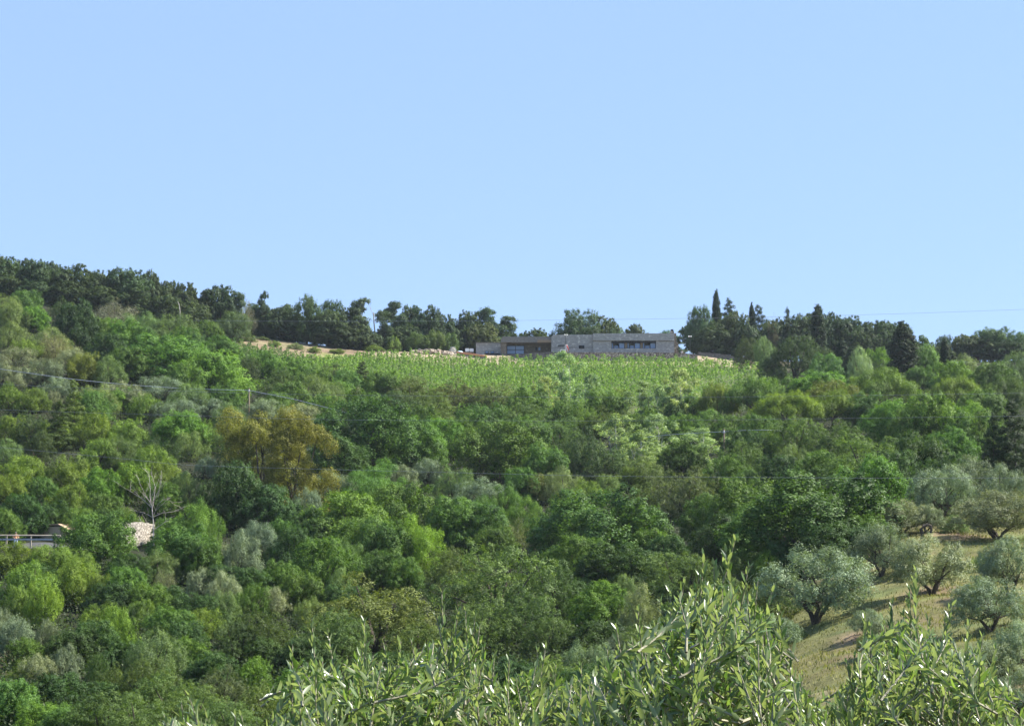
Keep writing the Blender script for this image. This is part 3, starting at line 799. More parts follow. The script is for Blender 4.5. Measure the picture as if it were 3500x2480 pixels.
# ------------------------------------------------------------------ road, guard rail, hut and masonry wall on the low side
RD = 197.0
road = []
for i, x in enumerate(range(-500, 310, 20)):
    u = us(x, 1860)[0]
    for D in (RD - 1.2, RD + 2.2):
        road.append((u * D, D, gz(u * D, D) + .07))
mb = MB(); mb.v = road; mb.f = [(2 * i, 2 * i + 2, 2 * i + 3, 2 * i + 1) for i in range(len(road) // 2 - 1)]
tag(mb.build('road', M['asphalt']), kind='structure')
def RP(x, y, D=RD - .9): return P(x, y, D)
gr = tag(empty('guard_rail', RP(60, 1862)), 'roadside guard rail with a pale timber top rail and grey steel lower rail', 'guard rail')
off = gr.location
def sub(p): return Vector(p) - off
mb = MB()
q0, q1 = sub(RP(-160, 1829)), sub(RP(207, 1829.5))
mb.tube([q0, q0.lerp(q1, .5) + Vector((0, 0, .02)), q1], .075, 8); mb.build('top_rail', M['rail_wood'], gr)
q0, q1 = sub(RP(-160, 1842)), sub(RP(204, 1842.5)); mb = MB(); mb.box(q0.x, q1.x, -.06, .0, q0.z - .09, q0.z + .07); mb.build('lower_rail', M['steel'], gr)
for x in (-60, 22, 105, 188):
    q = sub(RP(x, 1826)); MB().box(q.x - .07, q.x + .07, .02, .16, q.z - 1.5, q.z).build('post', M['rail_wood'], gr)
person(53, 1870, RD + .2, 1.72, 'sun-tanned person in a peach top and pale blue trousers behind the guard rail', 'peach', 'pale_blue', 'grey_hair', .5,
       {'el': (.3, -.02, 1.18), 'wl': (.25, -.2, 1.08), 'fl': (.22, -.27, 1.07), 'er': (-.3, -.02, 1.16), 'wr': (-.2, -.2, 1.07), 'fr': (-.16, -.26, 1.06)}, z0=RP(53, 1873).z)
# ochre hut with a lean-to roof
hutp = P(170, 1868, 203); hut = tag(empty('hut', hutp), 'small ochre plastered hut with an arched window and sloping tile roof by the road', 'hut')
hut.rotation_euler = (0, 0, R(-24))
k2 = K * 203
mb = MB()
Wd, Hh = 2.6, us(170, 1799)[1] * 203 - hutp.z
ax, az0, az1 = .35, Hh - 1.35, Hh - .75
mb.box(-1.35, ax - .16, 0, 2.2, -1, Hh); mb.box(ax + .16, 1.25, 0, 2.2, -1, Hh); mb.box(ax - .16, ax + .16, 0, 2.2, -1, az0); mb.box(ax - .16, ax + .16, .25, 2.2, az0, Hh)
mb.prism([(ax - .16, Hh), (ax - .16, az1 - .12), (ax, az1 + .05), (ax + .16, az1 - .12), (ax + .16, Hh)], 0, .25)
mb.build('wall', M['plaster'], hut)
MB().box(ax - .15, ax + .15, .2, .24, az0, az1).build('window', M['dark'], hut)
MB().box(ax - .2, ax + .3, -.03, -.005, -.7, az0 - .9).build('door', M['timber'], hut)
mb = MB(); mb.v = [(-1.5, -.15, Hh + .25), (-1.5, 2.4, Hh + .25), (1.1, 2.4, Hh + .3), (1.1, -.15, Hh + .3), (2.3, -.15, Hh - .25), (2.3, 2.4, Hh - .25)]
mb.v += [(x, y, z - .14) for x, y, z in mb.v]
mb.f = [(0, 3, 2, 1), (3, 4, 5, 2), (6, 7, 8, 9), (9, 8, 11, 10), (0, 6, 9, 3), (3, 9, 10, 4), (4, 10, 11, 5), (5, 11, 8, 2), (2, 8, 7, 1), (1, 7, 6, 0)]
mb.build('roof', noisy('hut_roof_tile', (.3, .2, .13), (.42, .3, .2), 6, .9, .2, .4), hut)
# curved pale masonry wall behind the dead tree
mb = MB(); n_ = 14
qa, qb = P(424, 1850, 201.5), P(532, 1850, 206); zb = P(470, 1905, 204).z
for i in range(n_ + 1):
    f = i / n_; q = qa.lerp(qb, f); bow = .55 * math.sin(math.pi * f); dx, dy = (qb - qa).normalized().y * bow, -(qb - qa).normalized().x * bow
    zt = P(470, 1781 + 10 * f + 14 * max(0, .25 - f) * 4 * .5, 204).z + .05 * math.sin(i * 2.3)
    for ox, oy in ((0, 0), (-.38, .32)):
        mb.v.append((q.x + dx + ox, q.y + dy + oy, zb)); mb.v.append((q.x + dx + ox, q.y + dy + oy, zt))
for i in range(n_):
    c0, d0 = i * 4, i * 4 + 4
    mb.f += [(c0, d0, d0 + 1, c0 + 1), (c0 + 1, d0 + 1, d0 + 3, c0 + 3), (c0 + 3, d0 + 3, d0 + 2, c0 + 2)]
mb.f += [(0, 1, 3, 2), (n_ * 4, n_ * 4 + 2, n_ * 4 + 3, n_ * 4 + 1)]
tag(mb.build('masonry_wall', M['pale_stone']), 'curved wall of pale stone blocks catching the sun behind the dead tree', 'wall')

# ------------------------------------------------------------------ trees and shrubs
# code: (mesh kind, object name, category, default height/width, colour, material, wording)
SPECIES = {
 'h': ('holm', 'evergreen_oak', 'tree', 1.0, (.040, .060, .026), 'leaf', 'dark grey-green evergreen oak'),
 'b': ('holm', 'holm_oak', 'tree', .95, (.063, .088, .032), 'leaf', 'brownish olive-green holm oak'),
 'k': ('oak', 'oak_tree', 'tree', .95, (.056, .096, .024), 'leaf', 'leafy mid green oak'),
 'K': ('oak', 'oak_tree', 'tree', .95, (.032, .058, .020), 'leaf', 'deep green shadowy oak'),  # darker oak; also fills gaps, their shade put into its leaf colour
 'g': ('oak', 'broadleaf_tree', 'tree', .95, (.080, .136, .026), 'leaf', 'bright fresh green broadleaf tree'),
 'y': ('maquis', 'shrub', 'shrub', .8, (.086, .120, .026), 'leaf', 'yellow-green shrub'),
 's': ('sage', 'shrub', 'shrub', .85, (.088, .116, .052), 'leaf', 'dull sage green shrub'),
 'o': ('olive', 'olive_tree', 'tree', .9, (.150, .178, .122), 'leaf_olive', 'silvery grey olive tree'),
 'f': ('feather', 'feathery_tree', 'tree', .95, (.070, .120, .030), 'leaf', 'soft feathery green tree'),
 'p': ('pine', 'umbrella_pine', 'tree', .6, (.082, .112, .024), 'leaf', 'flat-topped yellowish pine'),
 'l': ('poplar', 'poplar_tree', 'tree', 1.4, (.155, .185, .105), 'leaf', 'sparse pale-stemmed poplar'),
 'c': ('cypress', 'cypress_tree', 'tree', 3.7, (.015, .027, .015), 'leaf', 'dark narrow cypress'),
 'x': ('conifer', 'conifer_tree', 'tree', 1.7, (.026, .040, .022), 'leaf', 'ragged dark conifer'),
 't': ('thin', 'slender_oak', 'tree', 1.4, (.042, .064, .034), 'leaf', 'thin-crowned dark tree'),
 'e': ('eucalypt', 'eucalyptus_tree', 'tree', 1.3, (.136, .122, .034), 'leaf', 'orange-tinged eucalyptus'),
 'd': ('dry', 'dry_shrub', 'shrub', .8, (.120, .112, .080), 'leaf', 'grey leafless twiggy shrub'),
}
# x, top row, width (photo pixels); optional: h = pixel height, D = metres away, col, label
T = '''
h 2 866 60 D=428|h 35 882 100 D=425|h 88 886 80 D=430|h 140 893 95 D=424|h 190 903 60 D=428|h 245 902 118 D=423|h 306 930 56 D=428|h 345 928 78 D=424|h 392 928 80 D=430
h 440 923 130 D=424|h 500 930 70 D=430|h 545 960 66 D=428|h 590 966 66 D=432|h 640 970 92 D=428|t 700 992 70 D=430|h 755 978 100 D=432|t 805 1000 60 D=430
d 842 1018 60 D=436|t 868 1040 66 D=442|t 905 1000 44 D=440|h 925 1055 70 D=443|h 955 1045 74 D=440|h 1000 1040 60 D=446|k 1050 1012 105 D=440 col=0.038,0.066,0.028|k 1128 1028 100 D=446 col=0.038,0.066,0.028
h 1125 1062 100 D=440|h 1180 1055 50 D=446|t 1228 1022 88 D=444|h 1215 1096 80 D=441|t 1308 1065 72 D=450|h 1330 1120 70 D=452|t 1365 1033 76 D=456|h 1405 1050 60 D=460|t 1432 1048 50 D=457
h 1475 1047 62 D=459|h 1455 1090 90 D=464|t 1512 1078 52 D=460|h 1548 1078 58 D=462|h 1520 1110 80 D=466|h 1602 1066 74 D=464|t 1665 1055 76 D=466|b 1655 1104 110 D=462 col=0.055,0.072,0.028|h 1585 1115 90 D=467
g 1420 1138 56 D=449 col=0.060,0.090,0.026|g 1457 1146 52 D=449 col=0.060,0.090,0.026|g 1494 1130 56 D=450 col=0.060,0.090,0.026|g 1538 1138 50 D=451 col=0.060,0.090,0.026|y 1275 1178 60 D=440|y 1345 1150 50 D=447
t 1740 1082 84 D=468|h 1708 1128 60 D=470|h 1832 1122 96 D=472|k 1972 1060 150 D=474 col=0.036,0.062,0.026|h 2065 1086 76 D=478 col=0.060,0.085,0.034|s 2106 1122 70 D=476 col=0.060,0.085,0.040|b 2170 1112 82 D=478 col=0.055,0.072,0.034
h 2128 1138 50 D=480|k 2268 1130 74 D=476 col=0.050,0.085,0.040|t 2312 1150 54 D=472
k 2398 1050 100 D=456 col=0.050,0.078,0.040|h 2380 1095 90 D=460|c 2448 998 26 D=466|x 2490 1026 90 D=464|b 2500 1070 105 D=455 col=0.052,0.072,0.030|h 2440 1105 90 D=452|c 2569 1040 24 D=462|x 2592 1046 84 D=458|h 2545 1110 90 D=452
d 2645 1080 40 D=452|h 2650 1092 84 D=455|x 2692 1056 46 D=458|h 2715 1082 100 D=455|h 2770 1076 104 D=458|c 2799 1048 50 h=205|h 2860 1072 110 D=448|h 2915 1084 90 D=450|h 3000 1098 120 D=448|h 3052 1102 90 D=450|h 2950 1130 110 D=444
c 3090 1108 78 h=225|h 3152 1148 60 D=448 col=0.060,0.100,0.040|k 3222 1146 60 D=446 col=0.050,0.070,0.045|c 3232 1164 30 h=185|b 3290 1144 78 D=446 col=0.050,0.065,0.030|k 3388 1118 125 D=448 col=0.055,0.085,0.040|k 3478 1130 90 D=446 col=0.060,0.095,0.040|c 2880 1160 42 h=165|c 2910 1192 36 h=140
s 2622 1150 90 h=120|h 2556 1150 80 h=110|h 2716 1150 150 h=160|h 2640 1200 110 h=110|h 2800 1180 100 h=120|k 2826 1208 135 h=130 col=0.060,0.105,0.035|s 2946 1186 84 h=150 col=0.150,0.180,0.120|g 3012 1190 100 h=120|h 2985 1215 90 h=110|g 3172 1180 120 h=140 col=0.064,0.110,0.030|g 3262 1236 130 h=120|s 3305 1212 150 h=110 col=0.100,0.130,0.070|k 3410 1236 150 h=120|s 3470 1200 90 h=110|k 3140 1250 90 h=90
p 2998 1258 240 h=165|g 2800 1272 190 h=120|k 2690 1290 120 h=110|p 2590 1288 200 h=170 col=0.060,0.100,0.024|p 2462 1310 140 h=150|p 2690 1338 220 h=140 col=0.090,0.120,0.022|b 2860 1300 190 h=130 col=0.085,0.100,0.030|p 2846 1332 170 h=140 col=0.090,0.120,0.020|k 2950 1338 130 h=130|g 3052 1368 190 h=160|g 3180 1345 200 h=220|k 3110 1395 140 h=150|p 3270 1286 170 h=130 col=0.095,0.120,0.020|p 3440 1290 170 h=150 col=0.050,0.075,0.022|k 3360 1330 150 h=140|g 3300 1380 150 h=150|k 3330 1400 180 h=190|x 3470 1375 150 h=300|x 3400 1420 120 h=260|b 3360 1410 130 h=180
k 2340 1418 150|k 2425 1402 120|k 2500 1420 120|k 2592 1418 140|K 2560 1470 160|b 2540 1500 150 h=150 col=0.060,0.085,0.025|b 2712 1428 200 h=170 col=0.060,0.090,0.026|b 2860 1436 200 h=170 col=0.055,0.085,0.030|s 2720 1520 170 h=150 col=0.070,0.095,0.045|b 2960 1480 260 h=210 col=0.065,0.100,0.035|K 3140 1485 200 h=210|K 3070 1540 170 h=170|K 3250 1560 180 h=160|k 2800 1540 160 h=130|K 2660 1560 160 h=150|k 2480 1560 160|k 2590 1590 150|k 3250 1470 170 h=150
b 2340 1590 220 h=190 col=0.073,0.085,0.040|k 2800 1615 440 h=300 col=.043,.076,.022 label=huge_round_green_oak_hiding_the_uphill_edge_of_the_olive_grove|k 2530 1630 260 h=220|k 2985 1560 250 h=220 col=0.064,0.110,0.024|k 2650 1700 300 h=230|K 2480 1760 240 h=190|K 2880 1780 230 h=150|K 2720 1850 220 h=120|k 2410 1690 180 h=170|k 2960 1760 170 h=120
h 3130 1568 100 h=130|o 3225 1592 190 h=180|o 3330 1560 200 h=190|o 3440 1586 170 h=190|s 3300 1660 200 h=100 col=0.070,0.100,0.045
b 2650 1985 170 h=140|s 2690 2120 110 h=80|s 3000 2150 120 h=80|o 3490 2290 200 h=170|o 2960 2080 110 h=90|s 3260 1760 110 h=60|s 3360 1890 90 h=60|s 2900 1900 110 h=80|s 3120 1905 90 h=70
o 3410 1676 300 h=165|o 3082 1708 190 h=120|o 3165 1722 110 h=95|o 3012 1788 210 h=180|o 3190 1830 270 h=205|o 3448 1830 200 h=210|o 2790 1868 350 h=260|o 2690 1822 110 h=120|o 3390 1965 260 h=190|o 3478 2120 170 h=190|o 3050 2105 150 h=120|o 2630 2100 190 h=130|o 3400 2190 200 h=150
g 2622 1886 120 h=140|b 2540 1880 170 h=170|b 2340 1892 260 h=180|b 2440 1960 200 h=170|b 2560 2010 220 h=190 col=0.073,0.085,0.030|K 2280 1830 150 h=150|s 2200 1920 70 h=80
k 1700 1438 290 h=210 col=0.061,0.105,0.024|k 1790 1420 160 h=170|b 1900 1408 190 h=150|h 1960 1480 140|h 2020 1460 140 h=200|k 1860 1520 150 h=150|l 2105 1415 140 h=190|l 2258 1416 160 h=190|l 2390 1466 150 h=150|l 2180 1470 150 h=160|k 1560 1430 140|k 1620 1400 150|b 2085 1540 150 h=110|s 2200 1560 140 h=110|k 2330 1510 150 h=120|l 2005 1552 60 h=110
k 1780 1600 130|b 1826 1618 110 col=0.071,0.082,0.030|s 1925 1595 120 h=120 col=0.110,0.130,0.080|y 2005 1640 110|y 2152 1598 100 col=0.112,0.130,0.022|s 2080 1620 100|b 2200 1650 130
o 1645 1635 190 h=130 label=wide_bluish_silver_olive_crown_beneath_the_lowest_wire|f 1720 1650 120|f 1800 1700 140 h=140|k 1640 1720 190 h=160|k 1560 1700 170 h=150|d 1760 1772 120 h=110 col=0.086,0.100,0.060|k 1690 1800 140 h=120|f 1660 1690 150
k 2045 1668 390 h=290 col=0.049,0.085,0.026 label=broad_rounded_oak_in_the_middle_of_the_wood_above_the_near_olive_sprays|k 1920 1712 190 h=200 col=0.049,0.085,0.026|k 2170 1720 220 h=220|k 2230 1810 170 h=160|k 1970 1830 220 h=180|K 2120 1860 260 h=170
b 1690 1845 340 h=330 label=large_brownish_green_holm_oak_below_the_broad_rounded_oak|b 1890 1890 190 h=250|b 1560 1870 200 h=200|b 1800 2000 220 h=220|b 1650 2050 220 h=200|K 1950 1980 150 h=150
g 2052 1986 180 h=170 label=bright_green_oak_lit_up_before_the_brownish_holm_oaks|s 2130 1962 100 h=120|s 2186 1996 140 h=200 col=0.130,0.130,0.080|s 2010 2186 210 h=180 col=0.103,0.120,0.080|o 2110 2160 130 h=120|b 1880 2110 180 h=160|b 1900 2240 190 h=160 col=0.080,0.100,0.028|K 2050 2120 190 h=130
e 905 1392 290 h=380 label=orange-tinged_eucalyptus_with_drooping_clumps_below_the_utility_pole|e 1000 1396 230 h=380 label=golden_eucalyptus_pressed_against_the_large_deep_green_oak|h 800 1440 140 h=200|K 830 1580 200 h=230|K 920 1660 190 h=160
k 1220 1362 340 h=250 col=0.051,0.088,0.024 label=big_deep_green_oak_beside_the_golden_eucalyptus|k 1370 1420 220 h=190|K 1160 1500 190 h=150|g 1500 1428 170 h=150 col=0.076,0.130,0.024|k 1440 1480 160 h=140|k 1100 1345 150 h=120
o 1130 1608 150 h=120|o 1045 1668 110 h=140|o 1372 1588 100 h=90|o 1462 1566 115 h=100|f 1290 1570 170 h=130|f 1240 1620 170 h=130|s 1550 1600 150 h=120
g 1180 1685 260 h=190 col=0.070,0.115,0.024|g 1350 1655 230 h=190 col=0.070,0.115,0.028|f 1440 1760 180 h=200 col=0.085,0.140,0.022|k 1560 1700 190 h=190|k 1320 1770 190 h=190|K 1060 1740 160 h=140|k 1240 1770 190 h=170
o 885 1778 120 h=140|o 830 1812 120 h=190|o 770 1860 90 h=120|k 960 1776 130 h=140|K 1000 1800 160 h=180|g 1110 1834 200 h=200 col=0.061,0.105,0.024|k 960 1916 130 h=130|k 1030 1950 150 h=150|f 1200 1850 170 h=150 col=0.080,0.115,0.040|o 1110 1890 90 h=110|s 1160 1940 110 h=140|k 1385 1905 130 h=140|k 1300 1880 160 h=150|o 1320 1930 80 h=80
b 1285 1970 390 h=290 col=0.076,0.088,0.030 label=broad_yellowish_brown_holm_oak_dome_above_the_near_olive_tips|b 1150 2080 220 h=220|b 1440 2100 230 h=220|o 930 2006 110 h=110|s 1000 1996 90 h=100|s 1060 2040 100 h=110|y 860 1995 110 h=130 col=0.052,0.090,0.020
h 890 2083 240 h=210 col=0.044,0.062,0.026|h 820 2120 170 h=180|o 982 2200 130 h=120|g 862 2245 130 h=140|g 1005 2288 150 h=140|b 900 2330 200 h=190|b 1080 2300 190 h=190|b 760 2270 170 h=180 col=0.073,0.085,0.045
y 100 1918 190|y 240 1912 190|y 330 1960 150|g 430 1935 140 h=150 col=0.073,0.125,0.022|y 150 1984 110 h=160 col=0.100,0.140,0.022|y 55 2000 120 h=130|y 340 2060 140|y 410 2070 120 h=160 col=0.100,0.140,0.022|d 560 1940 80 h=100|o 690 1935 110 h=130|o 770 1950 110 h=140|s 760 2020 120 h=120|f 845 2010 100 h=110 col=0.049,0.085,0.020|k 580 2070 140|y 690 2080 130|k 500 1990 140 h=130|y 480 2050 130|K 320 2120 180 h=160|s 470 2060 110|K 620 2120 160 h=150|k 640 2180 150 h=140
o 58 2105 130 h=170|o 150 2116 80 h=160|o 8 2080 90 h=150|o 130 2235 130 h=130|o 222 2200 100 h=150|b 330 2228 80 h=160|b 390 2262 90 h=150|s 530 2155 200 h=200 col=0.085,0.115,0.065|b 500 2240 190 h=190|b 350 2360 260 h=200|b 560 2290 240 h=210|b 650 2330 220 h=190|g 45 2325 200 h=200 col=0.073,0.125,0.040|g 150 2400 190 h=160|y 90 2260 130|b 470 2380 220 h=190|k 250 2400 180 h=160|b 780 2390 200 h=170|b 640 2420 180 h=150 label=olive-green_holm_oak_at_the_bottom_edge_beside_the_low_near_olive_spray
h 105 1408 110 h=130|x 250 1303 100 h=200 col=0.065,0.085,0.020|x 200 1372 110 h=170 col=0.040,0.060,0.020|y 40 1420 130|y 320 1412 150|y 440 1432 140|g 610 1405 170 h=140|o 545 1430 60 h=60|h 130 1472 90 h=120|y 230 1552 160|y 60 1555 160|s 400 1490 130|y 520 1520 140|s 650 1475 120|o 702 1558 70 h=80|g 340 1600 140 col=0.076,0.130,0.020|g 440 1580 150 col=0.076,0.130,0.020|k 150 1630 140|y 250 1650 150|K 60 1690 160|k 350 1685 130|y 430 1735 120|K 180 1715 130|y 285 1735 130|K 370 1735 120|s 640 1612 120 h=130|f 672 1710 170 h=160|K 740 1640 140 h=150|k 560 1650 130|y 560 1580 130|y 20 1620 120|h 540 1490 120|y 700 1440 130|s 30 1500 110|y 330 1500 140|k 20 1740 130|k 100 1730 120 h=90
k 320 1752 240 h=200 col=0.053,0.092,0.026 label=dense_green_tree_between_the_ochre_hut_and_the_pale_stone_wall|k 620 1795 200 h=180|s 545 1878 120 h=120|k 690 1840 150 h=160|K 440 1890 140 h=110|k 590 1770 130 h=100
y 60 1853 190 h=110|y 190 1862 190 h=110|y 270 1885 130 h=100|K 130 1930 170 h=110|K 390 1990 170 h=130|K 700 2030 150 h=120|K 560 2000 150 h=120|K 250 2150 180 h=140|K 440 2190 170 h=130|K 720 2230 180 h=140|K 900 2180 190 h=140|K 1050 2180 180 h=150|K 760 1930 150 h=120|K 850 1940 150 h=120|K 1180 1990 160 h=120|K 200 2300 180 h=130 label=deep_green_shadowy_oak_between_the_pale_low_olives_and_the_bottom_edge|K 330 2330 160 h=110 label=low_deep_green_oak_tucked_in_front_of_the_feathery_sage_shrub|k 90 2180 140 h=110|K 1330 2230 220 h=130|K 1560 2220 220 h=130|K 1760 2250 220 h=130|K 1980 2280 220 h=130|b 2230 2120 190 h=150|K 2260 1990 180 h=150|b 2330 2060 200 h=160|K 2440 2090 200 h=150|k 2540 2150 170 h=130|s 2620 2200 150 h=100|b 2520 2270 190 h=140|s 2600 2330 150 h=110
y 850 1152 46 D=427|y 940 1164 40 D=424|s 1010 1172 44 D=425|y 1075 1184 46 D=424|s 900 1150 36 D=434|y 1150 1192 50 D=428
h 20 940 120 D=421|h 130 950 120 D=420|h 235 965 120 D=419|h 345 985 120 D=419|h 460 990 130 D=419|h 555 1010 120 D=420|h 650 1025 120 D=421|h 740 1050 110 D=436|h 820 1070 110 D=440|h 905 1085 100 D=441|h 985 1085 100 D=441|h 1075 1085 110 D=441|h 1170 1105 100 D=440|h 1250 1130 80 D=444|h 1390 1110 90 D=455|h 1560 1130 90 D=462|s 420 1110 140 h=90|s 530 1105 150 h=90|y 610 1125 140 h=90|s 300 1075 130 h=90|k 750 1150 130 h=90|h 3340 1150 110 D=446|h 3440 1165 120 D=444|h 3110 1165 90 D=446|h 3200 1180 90 D=444
s 15 1005 100|g 80 992 100 col=0.061,0.105,0.030|s 50 1040 110|g 115 1048 90|h 212 1014 90 h=100|K 268 1032 140 h=180 col=0.029,0.050,0.018|s 30 1100 130|s 165 1120 130|y 90 1160 100|d 195 1140 130|d 395 1026 140 h=90 col=0.130,0.115,0.110|k 350 1085 130|g 430 1092 140|s 480 1066 140|s 590 1076 160|k 705 1098 130 h=110|s 790 1066 140 h=110 col=0.050,0.070,0.040|K 365 1140 140|k 480 1118 120|g 570 1148 260 h=170 col=0.073,0.125,0.028|g 700 1196 230 h=150 col=0.076,0.130,0.026|g 795 1270 120 h=100|k 640 1120 130|o 60 1188 150 h=100|o 145 1228 140 h=100|o 245 1190 130 h=100|y 285 1203 130 h=110 col=0.103,0.120,0.030|s 375 1218 120|s 505 1236 100|o 15 1240 120 h=100|o 200 1288 120 h=90|o 420 1305 160 h=100|o 550 1286 190 h=110|s 340 1316 140|s 640 1312 150|k 620 1240 140|k 440 1190 160 h=120|h 520 1195 120
y 30 1308 110|y 105 1326 110|o 180 1336 60 h=60|k 322 1336 130|g 412 1326 90|y 500 1346 120|o 602 1364 150 h=90|o 702 1354 150 h=90|s 780 1376 120|o 905 1364 160 h=90|o 1020 1378 160 h=90|y 180 1440 120|k 760 1320 120
h 842 1222 90 h=100|k 900 1200 120|b 962 1256 110|k 1005 1226 130|k 1085 1258 130|h 1130 1238 70|s 1105 1296 120|h 920 1296 90|k 1000 1306 130|s 1060 1284 150 h=120|g 1165 1304 90 h=80|x 1238 1238 74 h=100 col=0.035,0.045,0.020|d 1212 1312 80|k 1305 1264 140|b 1400 1284 190 h=120 col=0.080,0.090,0.040|b 1555 1296 200 h=120 col=0.078,0.090,0.042|b 1700 1306 190 h=120 col=0.080,0.090,0.040|k 1650 1380 150|h 1365 1336 130|b 1480 1334 180 h=120|k 1800 1326 150|b 1775 1372 150|k 1260 1340 140 h=110|k 1180 1262 110|k 1440 1390 150|k 940 1340 110
l 1940 1200 135 h=220 label=tall_pale-stemmed_poplar_rising_across_the_vines_to_the_white_frame|l 2010 1280 110 h=160|l 2330 1262 130 h=200|l 2200 1305 140 h=150|l 2262 1318 120 h=140|l 1870 1288 90 h=150|b 2080 1388 140 h=110|y 2000 1388 130|k 2210 1398 130|y 2120 1328 80|k 2070 1330 130|k 2350 1350 150 h=110|k 1930 1370 130 h=100
'''
protos = {}
def proto(kind, i):
    k = (kind, i)
    if k not in protos: protos[k] = make_species(kind, 100 + 17 * i + sum(map(ord, kind)) * 7)
    return protos[k]
NVAR = {'holm': 7, 'oak': 7, 'maquis': 4, 'sage': 4, 'olive': 6, 'holmfar': 6, 'feather': 2, 'pine': 2, 'poplar': 3, 'cypress': 2, 'conifer': 2, 'thin': 4, 'eucalypt': 2, 'dry': 2}
rows = []
for line in T.strip().splitlines():
    for e in line.split('|'):
        q = e.split()
        d = {'sp': q[0], 'x': float(q[1]), 'y': float(q[2]), 'w': float(q[3])}
        for o in q[4:]:
            kk, val = o.split('=', 1); d[kk] = val
        rows.append(d)

# named places used to say where a tree stands
LM = [('the stone house', 2050, 1175), ('the low end of the stone house', 1670, 1195), ('the chimney', 2295, 1150), ('the rubble heap', 1475, 1195),
      ('the bare earth bank', 980, 1165), ('the guard rail', 60, 1840), ('the ochre hut', 170, 1820), ('the pale stone wall', 475, 1815), ('the dead white tree', 522, 1720),
      ('the orange-tinged eucalyptus', 905, 1560), ('the golden eucalyptus', 1020, 1540), ('the wooden utility pole', 850, 1350), ('the short utility pole', 2476, 1485),
      ('the tallest cypress', 2448, 1050), ('the thickest cypress', 3090, 1200), ('the small outlying cypress', 3232, 1235), ('the cypress over the round bushes', 2799, 1140),
      ('the umbrella pine dome', 2998, 1310), ('the tall poplar', 1940, 1300), ('the farther poplar', 2330, 1340), ('the vineyard', 1900, 1260), ('the vineyard tip', 1200, 1230),
      ('the small upper vineyard', 960, 1195), ('the huge round oak', 2800, 1740), ('the broad rounded oak', 2045, 1800), ('the large brownish holm oak', 1690, 1990),
      ('the big deep green oak', 1220, 1480), ('the bright green oak', 2052, 2060), ('the yellowish brown dome', 1285, 2100), ('the wide bluish olive', 1645, 1690),
      ('the fallen trunk', 3165, 1805), ('the forked olive', 3190, 1960), ('the large grove olive', 2790, 1990), ('the dry grass slope', 2850, 2220),
      ('the tallest near olive spray', 2480, 2000), ('the slim near olive spray', 3130, 2100), ('the low near olive spray', 1300, 2260), ('the bare ridge stem', 1280, 1120),
      ('the dense green tree', 320, 1840), ('the dry grey bush', 395, 1070), ('the dark lone oak', 268, 1110), ('the sunlit broad trees', 620, 1220),
      ('the dark pine stand', 3440, 1540), ('the round oak behind the roof', 1972, 1110), ('the white tanks', 1604, 1192), ('the lamp post', 2358, 1180)]
used_labels = set()
def where(cx, cy, w, what):
    ds = sorted((math.hypot(cx - a, cy - b), nme, a, b) for nme, a, b in LM)
    def rel(nme, a, b):
        dx, dy = cx - a, cy - b
        if math.hypot(dx, dy) < 45: return 'right by'
        if dy < -.8 * abs(dx): return 'uphill from' if abs(dy) < 190 else 'well uphill from'
        if dy > .8 * abs(dx): return 'downhill from' if abs(dy) < 190 else 'well downhill from'
        return 'beside' if abs(dx) < 170 else 'some way from'
    size = 'small ' if w < 100 else ('large ' if w > 225 else '')
    outs = []
    for d0, n0, a, b in ds[:6]:
        outs.append(f'{size}{what} {rel(n0, a, b)} {n0}')
    for d0, n0, a, b in ds[:5]:
        vx, vy = cx - a, cy - b
        c2 = sorted(((math.hypot(p - cx, q - cy), m2) for m2, p, q in LM if m2 != n0 and (p - cx) * vx + (q - cy) * vy > .5 * math.hypot(vx, vy) * math.hypot(p - cx, q - cy)))
        for _, m2 in c2[:3]: outs.append(f'{size}{what} {rel(n0, a, b)} {n0} towards {m2}')
    for o in outs:
        if o not in used_labels and len(o.split()) <= 16: return o
    return outs[0]

